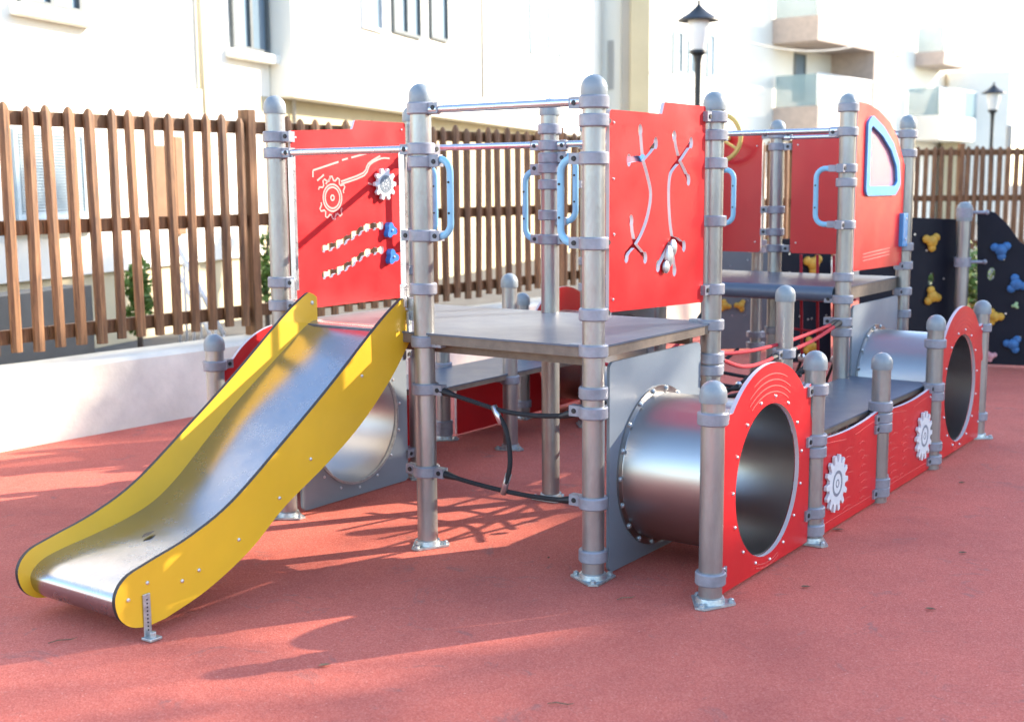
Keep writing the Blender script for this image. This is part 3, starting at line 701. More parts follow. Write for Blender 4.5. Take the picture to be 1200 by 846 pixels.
m.add(vs, [(i * (K + 1) + j, i * (K + 1) + j + 1, (i + 1) * (K + 1) + j + 1, (i + 1) * (K + 1) + j) for i in range(n_ - 1) for j in range(K)], 0, True)
m.add([p - Z * 0.004 for p in vs], [(i * (K + 1) + j, i * (K + 1) + j + 1, (i + 1) * (K + 1) + j + 1, (i + 1) * (K + 1) + j) for i in range(n_ - 1) for j in range(K)], 0, True)
sl = m.build('slide', 'chute', ps)
nbo = board(UN, U).build('side_board', ['yellow', 'dark'], sl); fbo = board(UF, U).build('side_board', ['yellow', 'dark'], sl)
hb = [(0.0, 1.06), (-0.3, 0.80), (-0.62, 0.50), (-0.80, 0.375), (-1.02, 0.258), (-1.22, 0.19), (-1.30, 0.17), (-1.455, 0.205), (-1.54, 0.165)]
bolts(sl, hb, PU(UN), U, 0.018, 0.008); bolts(sl, hb[:1], PU(UF), U, 0.018, 0.010)
m = MB(); m.obox(g(UN, -1.465, 0.090) + U * 0.022, V * 0.016, U * 0.003, Z * 0.078); m.obox(g(UN, -1.465, 0.008) + U * 0.042, V * 0.026, U * 0.026, Z * 0.005)
m.lathe([(0.012, 0), (0.012, .02), (0, .022)], g(UN, -1.465, 0.013) + U * 0.05, 6); m.build('foot_bracket', 'galv', sl, 0.002)
bolts(sl, [(-1.465, 0.035 + 0.014 * k) for k in range(9)], PU(UN), U, 0.025, 0.0035, 'dark')
m = MB(); m.obox(g(UN, 0.02, 1.06) + U * 0.05, V * 0.014, U * 0.03, Z * 0.05); m.obox(g(UN, 0.0, 0.985) + U * 0.035, V * 0.012, U * 0.006, Z * 0.065); m.build('slide_bracket', 'galv', sl, 0.002)

# ---- ropes
def rope(pts, mat='ropeblack', r=0.0105, k=8, sleeve=True, name='rope'):
    m = MB(); p = [Vector(a) for a in smooth([tuple(x) for x in pts], k)]; m.tube(p, r, 8)
    o = m.build(name, mat, ps)
    if sleeve:
        for a, b in ((p[0], p[min(5, len(p) - 1)]), (p[-1], p[max(-6, -len(p))])):
            s = MB(); d = (b - a).normalized(); s.tube([a, a + d * 0.05, a + d * 0.10], [0.019, 0.017, 0.011], 10)
            s.build('rope_sleeve', 'dark', o)
    return o
rope([g(-0.81, 0, 0.715), g(-0.65, -.01, 0.69), g(-0.42, -.01, 0.655), g(-0.2, 0, 0.660), g(-0.08, 0, 0.69)])
rope([g(-0.81, 0, 0.345), g(-0.62, 0, 0.322), g(-0.4, 0, 0.308), g(-0.2, 0, 0.310), g(-0.08, 0, 0.325)])
rope([g(-0.5, -.01, 0.665), g(-0.43, -.02, 0.58), g(-0.41, -.02, 0.44), g(-0.45, -.01, 0.315)], sleeve=False)
m = MB(); m.tube([g(-0.5, -.01, 0.675), g(-0.455, -.017, 0.605)], 0.014, 10); m.build('rope_ferrule', 'bar', ps)
m = MB(); m.tube([g(-0.425, -.01, 0.39), g(-0.455, -.01, 0.30)], 0.014, 10); m.build('rope_ferrule', 'bar', ps)
# rope bridge in the middle bay
rope([g(0, 1.06, 0.80), g(0, 1.35, 0.715), g(0, 1.6, 0.70), g(0, 1.83, 0.72)], 'ropered')
rope([g(0, 1.94, 0.72), g(0, 2.3, 0.745), g(-.01, 2.70, 0.80)], 'ropered')
rope([g(-0.1, 1.1, 0.80), g(-0.05, 1.5, 0.765), g(-0.02, 2.0, 0.77), g(-.03, 2.70, 0.80)], 'ropered', r=0.01)
for i, v in enumerate((1.2, 1.45, 1.7, 1.95, 2.2, 2.45)):
    rope([g(-0.03, v, 0.56), g(-0.4, v, 0.46 + 0.02 * (i % 2)), g(-0.85, v + .02, 0.52)], 'ropeblack', sleeve=False)
for u in (-0.15, -0.4, -0.65):
    rope([g(u, 1.05, 0.60), g(u, 1.5, 0.47), g(u, 2.1, 0.46), g(u, 2.72, 0.60)], 'ropeblack', sleeve=False)
rope([g(-0.88, 1.06, 0.80), g(-0.86, 1.6, 0.62), g(-0.86, 2.2, 0.62), g(-0.88, 2.70, 0.80)], 'ropered')
m = MB()
rd = random.Random(9)
for v in (1.2, 1.45, 1.7, 1.95, 2.2, 2.45):
    for u in (-0.15, -0.4, -0.65): m = MB(); m.ball(g(u, v, 0.475), 0.02, 8); m.build('rope_connector', 'bar', ps)
# red net below the cab's back panel
for u in (-0.70, -0.585, -0.47): rope([g(u, 3.80, 1.12), g(u, 3.83, 0.75), g(u, 3.86, 0.42)], 'ropered', r=0.010, sleeve=False)
for z in (0.83, 0.62): rope([g(-0.84, 3.82, z), g(-0.585, 3.84, z - 0.02), g(-0.32, 3.82, z)], 'ropered', r=0.008, sleeve=False)
for u in (-0.70, -0.47): 
    rope([g(u, 3.86, 0.40), g(u - .1, 3.95, 0.2), g(u - 0.15, 4.0, 0.03)], 'ropeblack', sleeve=False)
    rope([g(u, 3.86, 0.40), g(u + .12, 3.95, 0.28), g(u + 0.2, 4.0, 0.03)], 'ropeblack', sleeve=False)
m = MB()
for u in (-0.70, -0.47): m = MB(); m.ball(g(u, 3.86, 0.41), 0.03, 8); m.build('rope_connector', 'bar', ps)

# ------------------------------------------------------------------ climbing wall beyond (panels, holds, posts)
cw_root = thing('climbing_wall', 'dark climbing wall panels with yellow and blue holds behind the play structure', 'climbing wall', (3.4, 10.6, 0))
def hold(parent, c, nrm, r, mat, rot=0.0):
    m = MB(); s = nrm.cross(Z).normalized()
    m.ball(c + nrm * r * 0.35, r * 0.7, 10, 0, (1, 1, 0.62), (s, Z, nrm))
    for k in range(3):
        a = rot + k * 2 * math.pi / 3; p = c + (s * math.cos(a) + Z * math.sin(a)) * r * 0.72 + nrm * r * 0.25
        m.ball(p, r * 0.5, 10, 0, (1, 1, 0.7), (s, Z, nrm))
    m.lathe([(0.012, 0), (0.012, 0.006), (0, 0.007)], c + nrm * r * 0.74, 8, 0, nrm)
    return m.build('climbing_hold', mat, parent)
def climb_panel(pts_px, Y0, Y1, mat, holds, holes=(), x_ref=None):
    # panel standing upright between photo columns xa and xb at depths Y0 and Y1
    xs = [p[0] for p in pts_px]; xa, xb = min(xs), max(xs)
    A = on_y(xa, 400, Y0); B_ = on_y(xb, 400, Y1); A.z = B_.z = 0; d = (B_ - A); Ln = d.length; d.normalize(); nrm = Vector((d.y, -d.x, 0))
    def ab(x, y):
        r_ = ray(x, y); p = r_ * (A.dot(nrm) / r_.dot(nrm)) + Vector((0, 0, 1.6)); return ((p - A).dot(d), p.z)
    loop = [ab(*p) for p in pts_px]; loop = [(a, max(0.02, b)) for a, b in loop]
    hs = [[(ab(x, y)[0] + rx * math.cos(R(t)) + 0.0 , ab(x, y)[1] + ry * math.sin(R(t)) + rx * 0.3 * math.cos(R(t))) for t in range(0, 360, 20)] for x, y, rx, ry in holes]
    m = MB(); m.plate([loop] + hs, lambda a, b: A + d * a + Z * b, -nrm * 0.02, 0, 0)
    o = m.build('climbing_panel', mat, cw_root, 0.003)
    for i, (x, y, r, hm) in enumerate(holds):
        a, b = ab(x, y); hold(o, A + d * a + Z * b + nrm * 0.001, nrm, r, hm, i * 0.9 + 0.4)
    s = MB(); rd = random.Random(int(xa))
    for k in range(14):
        a, b = rd.uniform(0.05, Ln - 0.05), rd.uniform(0.15, 1.2); s.lathe([(0.009, 0), (0.009, 0.003), (0, 0.003)], A + d * a + Z * b, 8, 0, nrm)
    s.build('bolt', 'bolt', o)
    return o
climb_panel([(1008, 300), (1008, 432), (1121, 432), (1121, 257), (1066, 255), (1066, 300)], 10.5, 10.75, 'black',
            [(1090, 283, 0.075, 'holdyellow'), (1091, 347, 0.075, 'holdyellow'), (1056, 312, 0.07, 'holdyellow')], [(1091.5, 327, 0.03, 0.055)])
climb_panel([(1145, 249), (1145, 432), (1290, 432), (1290, 300), (1215, 297), (1195, 283), (1180, 262), (1166, 249), (1155, 247)], 10.75, 10.4, 'black',
            [(1173, 293, 0.075, 'holdblue'), (1191, 333, 0.075, 'holdblue'), (1187, 403, 0.07, 'holdblue'), (1165, 371, 0.07, 'holdyellow'), (1190, 358, 0.028, 'holdgreen'), (1161, 417, 0.045, 'holdpink'), (1235, 330, 0.07, 'holdyellow'), (1262, 380, 0.07, 'holdblue')], [(1161.5, 321, 0.03, 0.055)])
climb_panel([(838, 288), (838, 410), (912, 410), (912, 292)], 11.8, 11.9, 'greyclimb',
            [(863, 340, 0.05, 'holdblue'), (849, 358, 0.055, 'holdyellow'), (867, 358, 0.055, 'holdyellow'), (906, 322, 0.05, 'holdyellow')])
climb_panel([(914, 280), (914, 425), (974, 425), (974, 280)], 10.7, 10.9, 'greyclimb' if 0 else 'black',
            [(951, 309, 0.085, 'holdyellow'), (948, 405, 0.07, 'holdyellow')])
def cpost(px, ytop, Y, clamps):
    b = on_y(px, ytop, Y); zt = b.z; p = Vector((b.x, b.y, 0)); m = MB(); m.tube([p, p + Z * (zt - 0.05)], 0.055, 24); o = m.build('post', 'post', cw_root)
    c = MB(); c.lathe([(0.064, -0.15), (0.066, -0.05), (0.060, -0.02), (0.04, 0.005), (0.001, 0.012)], p + Z * (zt - 0.01), 20); c.build('cap', 'cap', o)
    for z in clamps:
        q_ = MB(); q_.lathe([(0.05, -.04), (0.07, -.04), (0.07, .04), (0.05, .04)], p + Z * z, 20)
        q_.tube([p + Z * z, p + Vector((0.17, 0, z))], 0.014, 8); q_.ball(p + Vector((0.19, 0, z)), 0.022, 8); q_.build('clamp', ['clamp', 'dark'], o)
cpost(1131, 237, 10.6, [1.34, 0.92])
b883 = on_z(884, 470, 0)
m = MB(); m.tube([b883, b883 + Z * 1.5], 0.04, 20); o883 = m.build('post', 'post', cw_root)
for z in (1.17, 1.12, 0.86, 0.80, 0.50, 0.42): 
    c = MB(); c.lathe([(0.035, -.02), (0.068, -.02), (0.068, .02), (0.035, .02)], b883 + Z * z, 20); c.build('clamp', 'clamp', o883)

# ------------------------------------------------------------------ buildings
def facade(A, B_, depth, z0, z1, root, mat, name='wall'):
    A = Vector((*A, 0)); B_ = Vector((*B_, 0)); d = (B_ - A).normalized(); n = Vector((d.y, -d.x, 0)); L = (B_ - A).length
    m = MB(); m.obox((A + B_) / 2 - n * depth / 2 + Z * (z0 + z1) / 2, d * L / 2, n * depth / 2, Z * (z1 - z0) / 2)
    o = m.build(name, mat, root); return o, A, d, n
def fpt(A, n, x, y):
    r_ = ray(x, y); return r_ * (A.dot(n) / r_.dot(n)) + Vector((0, 0, 1.6))
def window(wall, A, d, n, x0, y0, x1, y1, frame='wframe', pane='glass', sill=True, mull=1, zmin=None):
    p0 = fpt(A, n, x0, y1); p1 = fpt(A, n, x1, y1); pt = fpt(A, n, x0, y0)
    w2 = (p1 - p0).dot(d) / 2; zb, zt = p0.z, pt.z; c = p0 + d * w2; c.z = (zb + zt) / 2; h2 = (zt - zb) / 2
    m = MB(); t = 0.05
    for s in (-1, 1):
        m.obox(c + d * s * (w2 - t / 2) + n * 0.02, d * t / 2, n * 0.03, Z * h2); m.obox(c + Z * s * (h2 - t / 2) + n * 0.021, d * (w2 - t), n * 0.03, Z * t / 2)
    for k in range(mull): m.obox(c + d * (w2 * 2 * (k + 1) / (mull + 1) - w2) + n * 0.019, d * 0.03, n * 0.028, Z * (h2 - t))
    f = m.build('window', frame, wall)
    m = MB(); m.obox(c + n * 0.004, d * (w2 - t), n * 0.003, Z * (h2 - t)); m.build('pane', pane, f)
    if sill: m = MB(); m.obox(c - Z * (h2 + 0.06) + n * 0.06, d * (w2 + 0.12), n * 0.09, Z * 0.055); m.build('sill', 'render1', f, 0.01)
    return f
# building 1: long pale block along the street, left
b1 = thing('apartment_block', 'pale cream apartment block behind the picket fence at the left', 'building', (-4.5, 14, 0))
dA = Vector((0.31, 0.95)).normalized()
P0 = Vector((-3.05, 16.08)); lw, A1, d1, n1 = facade(tuple(P0 - dA * 11), tuple(P0 + dA * 17), 7, -0.02, 2.72, b1, 'render2', 'lower_wall')
uw, A1u, _, _ = facade(tuple(P0 - dA * 11), tuple(P0 + dA * 0.0), 7, 2.722, 4.9, b1, 'render1', 'wall')
nA = Vector((dA.y, -dA.x)); q0 = P0 + nA * 0.32
up, A2, d2, n2 = facade(tuple(q0 + dA * 0.02), tuple(q0 + dA * 16.2), 7, 2.724, 7.1, b1, 'render1', 'projecting_wall')
lw0, A0, d0, n0 = facade(tuple(P0 - dA * 11 + nA * 0.06), tuple(P0 - dA * 0.4 + nA * 0.06), 0.2, 0.75, 2.70, b1, 'render1', 'ground_floor_wall')
window(uw, A1, d1, n1, 270, -60, 313, 57); window(uw, A1, d1, n1, 20, -80, 92, 4, sill=True)
window(up, A2, d2, n2, 423, -40, 447, 33, sill=False, mull=0, frame='wframew'); window(up, A2, d2, n2, 459, -40, 491, 38, sill=False, frame='wframe'); window(up, A2, d2, n2, 503, -40, 523, 45, sill=False, mull=0, frame='wframe')
window(up, A2, d2, n2, 620, -40, 642, 62, frame='shutter', pane='wframew', sill=False, mull=0); window(up, A2, d2, n2, 654, -40, 678, 66, frame='shutter', pane='wframew', sill=False, mull=0)
fw = window(lw0, A0, d0, n0, 17, 151, 100, 258, frame='shutter', pane='shutter', mull=1)
m = MB()
pA = fpt(A0, n0, 17, 258); pB = fpt(A0, n0, 100, 258); pT = fpt(A0, n0, 17, 151)
wL = (pB - pA).dot(d0)
for k in range(26):
    z = pA.z + 0.06 + (pT.z - pA.z - 0.1) * k / 26
    m.obox(pA + d0 * wL / 2 + n0 * 0.03 + Z * (z - pA.z), d0 * (wL / 2 - 0.07), n0 * 0.014, Z * 0.008)
m.build('louvre', 'shutter', fw)
for x0, x1, y0, y1, mt in ((180, 196, 170, 262, 'doorwood'), (204, 214, 160, 275, 'doorwood')):
    a = fpt(A0, n0, x0, y1); b_ = fpt(A0, n0, x1, y1); t_ = fpt(A0, n0, x0, y0); m = MB()
    m.obox((a + b_) / 2 + Z * (t_.z - a.z) / 2 + n0 * 0.03, d0 * ((b_ - a).dot(d0) / 2), n0 * 0.03, Z * ((t_.z - a.z) / 2)); m.build('door', mt, lw0, 0.01)
a = fpt(A2, n2, 562, 115); m = MB(); m.tube([a + n2 * 0.06, a + n2 * 0.06 + Z * 4], 0.03, 8); m.build('drain_pipe', 'render3', up)
a = fpt(A1, n1, 234, 130); m = MB(); m.tube([a + n1 * 0.05 - Z * 0.3, a + n1 * 0.05 + Z * 1.9], 0.035, 8); m.build('drain_pipe', 'render2', uw)
a = fpt(A2, n2, 343, 110); m = MB(); a2 = fpt(A1, n1, 340, 120); m.tube([a2 + n1 * 0.05 - Z * 0.3, a2 + n1 * 0.05 + Z * 1.9], 0.03, 8); m.build('drain_pipe', 'render3', uw)
# plinth band at street level, its shade put into the dark grey
gw, AG, dg, ng = facade(tuple(P0 - dA * 11 + nA * 0.9), tuple(P0 - dA * 5.0 + nA * 0.9), 0.3, -0.02, 0.74, b1, 'shadedwall', 'shaded_plinth')
# end pier, grey corner and yellow stone pillar
b2 = thing('stone_house', 'narrow yellow stone house end with a dark slit window, beside the pale block', 'building', (4.2, 33, 0))
Y2 = 31.0
def col(root, x0, x1, Y, z1, mat, name, dep=3.0):
    a = on_y(x0, 219, Y); b_ = on_y(x1, 219, Y); m = MB(); m.box(a.x, b_.x, Y, Y + dep, -0.02, z1); return m.build(name, mat, root)
pw = col(b2, 690, 728, Y2 + 0.5, 14, 'render1', 'wall'); col(b2, 727.9, 738, Y2 + 0.3, 14, 'render3', 'corner_wall'); col(b2, 738.1, 760, Y2, 14, 'render2', 'pillar')
a = on_y(712, 105, Y2 + .5); b_ = on_y(719, 48, Y2 + .5); m = MB(); m.box(a.x, b_.x, Y2 + 0.46, Y2 + 0.52, a.z, b_.z); m.build('window', 'render3', pw)
# building 3 with balconies
b3 = thing('balcony_building', 'white apartment building with stacked glass-railed balconies above the red cab', 'building', (8, 38, 0))
d3v = Vector((0.62, 0.78)).normalized(); S3 = Vector((3.6, 33.5)); E3 = S3 + d3v * 15
w3, A3, d3, n3 = facade(tuple(S3), tuple(E3), 9, -0.02, 15, b3, 'render1')
window(w3, A3, d3, n3, 788, 36, 799, 86, 'shutter', 'glass', False, 0); window(w3, A3, d3, n3, 806, 36, 813, 86, 'shutter', 'shutter', False, 0); window(w3, A3, d3, n3, 828, 40, 836, 90, 'shutter', 'shutter', False, 0)
window(w3, A3, d3, n3, 929, 62, 942, 118, 'wframe', 'glass', False, 0)
def balcony(root, A, d, n, x0, x1, yb, out, hpar, hglass, slab='pinkslab'):
    a = fpt(A, n, x0, yb); b_ = fpt(A, n, x1, yb + 0); L = (b_ - a).dot(d); c = a + d * L / 2; z = a.z
    m = MB(); m.obox(Vector((c.x, c.y, z)) + n * out / 2 + Z * hpar / 2, d * L / 2, n * out / 2, Z * hpar / 2)
    o = m.build('balcony', slab, root, 0.02)
    gq = MB(); gq.obox(Vector((c.x, c.y, z + hpar + hglass / 2)) + n * (out - 0.04), d * (L / 2 - .02), n * 0.012, Z * hglass / 2)
    gq.obox(Vector((c.x, c.y, z + hpar + hglass / 2)) + n * out / 2 - d * (L / 2 - 0.05), d * 0.012, n * (out / 2 - .06), Z * hglass / 2)
    gq.build('balcony_glass', 'balconyglass', o)
    rl = MB(); e = Vector((c.x, c.y, z + hpar + hglass)); rl.tube([e + n * (out - .04) - d * L / 2, e + n * (out - .04) + d * L / 2], 0.03, 8)
    k = max(2, int(L / 1.4))
    for i in range(k + 1): rl.tube([e + n * (out - .04) + d * (L * i / k - L / 2) - Z * hglass, e + n * (out - .04) + d * (L * i / k - L / 2)], 0.025, 6)
    rl.build('balcony_rail', 'wframew', o); return o
balcony(w3, A3, d3, n3, 905, 1010, 52, 1.5, 0.75, 0.95); balcony(w3, A3, d3, n3, 905, 1000, 157, 1.5, 0.8, 0.95)
m = MB(); a = fpt(A3, n3, 985, 150); m.obox(a + n3 * 0.75 + Z * 1.5, d3 * 0.9, n3 * 0.75, Z * 1.9); m.build('balcony_divider', 'pinkslab', w3)
b4 = thing('corner_building', 'far white building with two small balconies near the right lamp', 'building', (14, 46, 0))
S4 = E3 + d3v * 0.2 + Vector((0.2, -0.1)); w4, A4, d4, n4 = facade(tuple(S4), tuple(S4 + d3v * 9.0), 9, -0.02, 13.0, b4, 'render1')
balcony(w4, A4, d4, n4, 1072, 1102, 78, 1.1, 0.5, 0.9); balcony(w4, A4, d4, n4, 1060, 1105, 165, 1.3, 0.9, 1.0, 'render1')
b5 = thing('low_house', 'low cream house with a small dark porch window beside the far street lamp', 'building', (19, 52, 0))
w5 = col(b5, 1108, 1178, 50, 5.9, 'render1', 'wall', 6); a = on_y(1104, 180, 49.7); b_ = on_y(1127, 108, 49.7); m = MB(); m.box(a.x, b_.x, 49.6, 49.98, 0, b_.z); o = m.build('porch', 'render2', w5)
for x0, x1, y0, y1 in ((1108, 1120, 112, 118), (1131, 1134, 135, 150), (1139, 1142, 135, 150)):
    a = on_y(x0, y1, 49.55); b_ = on_y(x1, y0, 49.55); m = MB(); m.box(a.x, b_.x, 49.5, 49.59 if x0 < 1120 else 50.01, a.z, b_.z); m.build('window', 'wframe', w5)

# ------------------------------------------------------------------ street lamps
def lamp(px, ytop, Y, label):
    b = on_y(px, ytop, Y); t = thing('street_lamp', label, 'street lamp', (b.x, b.y, 0), 'street lamps beyond the fence'); p = Vector((b.x, b.y, 0)); zt = b.z
    m = MB(); m.lathe([(0.001, 0), (0.02, -0.02), (0.018, -0.06), (0.05, -0.10), (0.13, -0.17), (0.275, -0.26), (0.28, -0.275), (0.26, -0.275), (0.05, -0.2)], p + Z * zt, 28); m.build('lamp_hood', 'lamp', t)
    m = MB(); m.lathe([(0.14, -0.27), (0.155, -0.35), (0.13, -0.5), (0.085, -0.65), (0.001, -0.66)], p + Z * zt, 24); m.build('lamp_glass', 'lampglass', t)
    m = MB(); m.lathe([(0.001, -0.655), (0.11, -0.655), (0.115, -0.69), (0.06, -0.73), (0.045, -0.82), (0.04, -1.2), (0.045, -(zt - 0.5)), (0.075, -(zt - 0.45)), (0.09, -zt)], p + Z * zt, 20); m.build('lamp_post', 'lamp', t)
lamp(819, 0, 17.0, 'black street lamp nearest the red panels, with a wide hood and glass bowl')
lamp(1165, 96, 30.0, 'black hooded street lamp at the far right, beside the low cream house')
a = on_y(1183, 150, 29); m = MB(); m.tube([(a.x, a.y, 0), (a.x, a.y, a.z)], 0.07, 12); m.lathe([(0.08, 0), (0.05, .06), (0.001, .09)], (a.x, a.y, a.z), 12)
tag(m.build('metal_pole', 'render3'), 'plain grey pole standing just right of the far street lamp', 'pole')

a = on_y(836, 35, 34.0); b_ = on_y(1008, 53, 40.0); m = MB(); m.tube([a.lerp(b_, t / 12) - Z * 0.35 * (1 - (t / 6 - 1) ** 2) for t in range(13)], 0.022, 6)
tag(m.build('overhead_cable', 'render3'), 'thin grey cable slung from beside the near lamp to the upper balcony', 'cable')

# ------------------------------------------------------------------ plants and trees
def leaves(mb, centre, rad, n, size, rd, squash=(1, 1, 1), clump=10):
    cl = []
    for _ in range(clump):
        v = Vector((rd.gauss(0, 1), rd.gauss(0, 1), rd.gauss(0, 1))).normalized() * rd.uniform(0.25, 0.85)
        cl.append((Vector((v.x * rad * squash[0], v.y * rad * squash[1], v.z * rad * squash[2])), rd.uniform(0.22, 0.45) * rad * min(squash)))
    for _ in range(n):
        c, r = rd.choice(cl); v = Vector((rd.gauss(0, 1), rd.gauss(0, 1), rd.gauss(0, 1))).normalized() * (r * rd.uniform(0.3, 1) ** 0.5)
        p = centre + c + v; a = Vector((rd.gauss(0, 1), rd.gauss(0, 1), rd.gauss(0, 1))).normalized(); b = a.orthogonal().normalized(); s = size * rd.uniform(0.6, 1.3)
        mb.add([p - a * s, p + b * s * 0.5, p + a * s, p - b * s * 0.5], [(0, 1, 2, 3)])
def tree(name, label, x, y, h, rad, n, size, seed, mat='leaf', group=None, squash=(1, 1, 0.8)):
    rd = random.Random(seed); t = thing(name, label, 'tree', (x, y, 0), group); p = Vector((x, y, 0)); m = MB()
    top = p + Z * (h - rad * 0.8); m.tube([p, p + Vector((0.05, 0, h * .3)), top], [0.13, 0.10, 0.04], 10)
    for k in range(7):
        a = rd.uniform(0, 6.28); z = rd.uniform(0.35, 0.75) * h; e = p + Vector((math.cos(a) * rad * .6, math.sin(a) * rad * .6, z + rad * 0.5)); m.tube([p + Z * z, (p + Z * z + e) / 2 + Z * 0.1, e], [0.05, 0.035, 0.012], 6)
    m.build('trunk', 'bark', t); c = MB(); leaves(c, p + Z * (h - rad * squash[2]), rad, n, size, rd, squash, 22); c.build('crown', mat, t)
# small climbing shrub against the house, seen through the fence
def shrub(label, x, y, z0, h, w_, n, size, seed, mat='leaf2'):
    rd = random.Random(seed); t = thing('shrub', label, 'shrub', (x, y, 0)); p = Vector((x, y, 0)); m = MB()
    m.tube([p, p + Z * h * 0.5, p + Vector((0.04, 0, h * 0.9))], [0.03, 0.02, 0.008], 6); m.build('stem', 'bark', t)
    c = MB(); leaves(c, p + Z * (z0 + (h - z0) / 2), 1.0, n, size, rd, (w_, w_, (h - z0) / 2), 60); c.build('foliage', mat, t)
a = on_y(162, 350, 11.4); shrub('narrow bright green shrub climbing between the house and the left picket fence', a.x, a.y, 0.05, 1.2, 0.13, 900, 0.04, 5)
a = on_y(312, 330, 12.4); shrub('yellow-green shrub behind the fence next to the tall slide post', a.x, a.y, 0.05, 1.35, 0.12, 500, 0.035, 6)
a = on_y(1120, 330, 14.0); shrub('bright green bush seen between the two black climbing panels', a.x, a.y, 0.0, 1.05, 0.45, 1600, 0.05, 7)
a = on_y(895, 360, 13.5); shrub('green bush behind the grey climbing panel under the cab', a.x, a.y, 0.0, 1.0, 0.3, 900, 0.05, 8)

# things seen under the fence on the street side
def stair_rail():
    t = thing('stair_railing', 'white sloping stair railing behind the left picket fence', 'railing', tuple(on_z(225, 330, 0.8)))
    A_ = on_y(206, 285, 11.2); B_ = on_y(262, 392, 10.8); m = MB(); m.tube([A_, B_], 0.022, 8); m.tube([A_ - Z * 0.25, B_ - Z * 0.25], 0.016, 8)
    m.build('handrail', 'wframew', t)
    for k in range(7):
        p = A_.lerp(B_, k / 6); m = MB(); m.tube([p, Vector((p.x, p.y, 0))], 0.012, 6); m.build('baluster', 'wframew', t)
stair_rail()

# unseen block and tree row added at the right to shade the playground
def dp(dd, p): return Vector((dd * SUN_DX - p * SUN_DY, dd * SUN_DY + p * SUN_DX, 0))
sb = thing('added_shade_block', 'long flat-roofed block, unseen beyond the right edge, added to shade the playground', 'building', tuple(dp(14, 5)))
m = MB(); c = dp(28, 0.5); ax = Vector((SUN_DX, SUN_DY, 0)); ay = Vector((-SUN_DY, SUN_DX, 0))
m.obox(c + Z * 4.6, ax * 2.6, ay * 9.5, Z * 4.62); m.build('wall', 'render2', sb)
m = MB(); m.obox(c + Z * 9.29, ax * 2.75, ay * 9.65, Z * 0.06); m.build('roof', 'render3', sb, 0.02)
rt = random.Random(21)
TREES = [(24, -2.4, 10.4), (24, -1.0, 10.3), (24, 0.4, 10.5), (24, 1.7, 10.3), (24, 2.9, 10.4), (24, 4.1, 10.7), (24, 5.3, 10.0), (24, 6.4, 10.2), (24, 7.5, 10.5), (24, 8.9, 11.1), (24, 9.9, 12.4), (24, 11.1, 12.6), (24, 12.4, 12.1), (22, 12.6, 6.6), (22, 14.0, 6.3), (22, 15.4, 6.8), (22, 16.8, 6.4), (22, 18.2, 6.5)]  # heights shaped so the crowns block the sun where shade is wanted
for i, (dd, p_, h_) in enumerate(TREES):
    q_ = dp(dd + rt.uniform(-.3, .3), p_); big = h_ > 11.6 and dd > 23; hedge = dd < 23
    tree('added_shade_tree', ['nearest','second','third','fourth','fifth','sixth','seventh','eighth','ninth','tenth','eleventh','twelfth','thirteenth','fourteenth','fifteenth','sixteenth','seventeenth','farthest'][i] + ' unseen leafy tree in the row added to shade the playground', q_.x, q_.y, h_, 1.25 if hedge else 2.2 if big else 1.6, 6500 if hedge else 6500 if big else 4200, 0.15 if hedge else 0.13, 40 + i, 'leaf', 'unseen trees added for shade beyond the right edge', (1.2, 1.2, 2.1) if hedge else (1, 1, 0.8))

for i, (dd, p_, h_) in enumerate([(22.4, 2.6, 11.6), (22.0, 3.7, 11.9), (22.6, 4.6, 11.5)]):  # thin crowns added out of view to break up sun on the foreground
    q_ = dp(dd, p_)
    tree('added_dapple_tree', ['slender', 'tallest', 'leaning'][i] + ' sparse unseen tree added in front of the tree row to dapple the sun', q_.x, q_.y, h_, 1.5, 380, 0.10, 90 + i, 'leaf', 'unseen sparse trees added for dappled sun beyond the right edge')

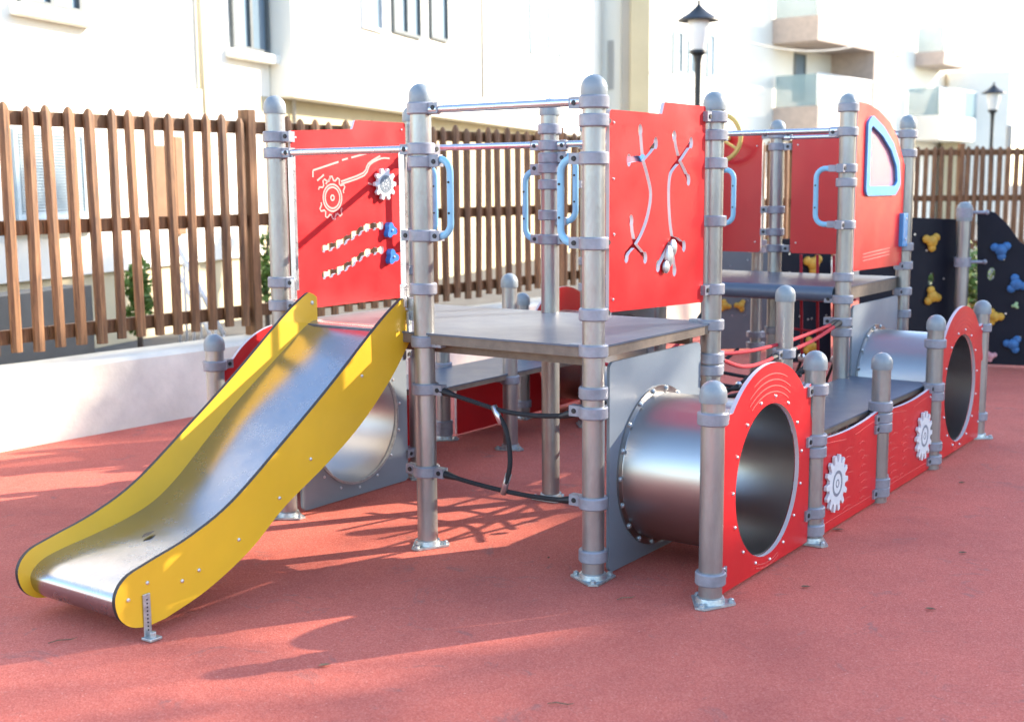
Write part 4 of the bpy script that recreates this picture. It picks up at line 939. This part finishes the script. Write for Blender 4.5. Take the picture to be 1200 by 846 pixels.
# ------------------------------------------------------------------ leaf litter and twigs on the rubber
def litter(px, py, kind, label, s=1.0, rot=0.0):
    p = on_z(px, py, 0.003); m = MB(); c, sn = math.cos(rot), math.sin(rot)
    T = lambda a, b, z: p + Vector((a * c - b * sn, a * sn + b * c, z))
    if kind == 'leaf':
        L_ = 0.022 * s; pts = [(-L_, 0), (-L_ * .4, L_ * .42), (L_ * .4, L_ * .36), (L_ * 1.1, 0), (L_ * .4, -L_ * .34), (-L_ * .4, -L_ * .42)]
        vv = [T(a, b, 0.004 + 0.006 * abs(b) / L_) for a, b in pts] + [T(0, 0, 0.001)]
        m.add(vv, [(6, i, (i + 1) % 6) for i in range(6)]); tag(m.build('fallen_leaf', 'dryleaf'), label, 'leaf', 'fallen leaves on the rubber')
    else:
        m.tube([T(-0.04 * s, 0, 0.003), T(-0.01 * s, 0.008 * s, 0.006), T(0.03 * s, 0.004 * s, 0.004), T(0.05 * s, 0.016 * s, 0.004)], [0.0016, 0.0022, 0.002, 0.0008], 5)
        tag(m.build('twig', 'dryleaf'), label, 'twig', 'twigs on the rubber')
litter(72, 752, 'twig', 'pale twig on the shadow edge left of the slide foot', 1.1, 0.4)
litter(655, 826, 'twig', 'curled brown twig at the bottom middle of the ground', 0.9, -0.2)
litter(380, 780, 'leaf', 'small dark leaf on sunlit ground right of the slide foot', 1.0, 0.3)
litter(1128, 648, 'leaf', 'dark leaf lying alone on open ground at the right', 0.9, 0.1)
litter(944, 688, 'leaf', 'brown leaf on the ground in front of the near ring panel', 0.9, 0.0)
litter(1127, 566, 'leaf', 'tiny dark leaf on the ground near the far ring panel', 0.9, 0.2)
litter(1090, 714, 'leaf', 'greyish leaf on the right foreground ground', 0.9, -0.3)
litter(643, 654, 'leaf', 'pale leaf on shaded ground left of the tower post foot', 0.4, 0.9)
litter(982, 621, 'leaf', 'grey leaf scrap beside the side panel foot', 1.3, 0.1)
p = g(-1.33, -1.17, 0.2545); m = MB(); m.add([p - V * .032, p - V * .01 + U * .016 + Z * .006, p + V * .008 + U * .012 + Z * .01, p + V * .034 + Z * .012, p + V * .012 - U * .013 + Z * .009, p - V * .012 - U * .012 + Z * .006], [(0, 1, 2, 3, 4, 5)])
tag(m.build('fallen_leaf', 'dryleaf'), 'dull green-brown leaf lying on the steel bed near the bottom of the slide', 'leaf')
litter(733, 702, 'twig', 'thin dark twig in front of the grey tunnel panel', 0.9, 0.3)
for o in list(SC.objects):
    if o.parent is None and 'kind' in o and 'category' in o: del o['category']
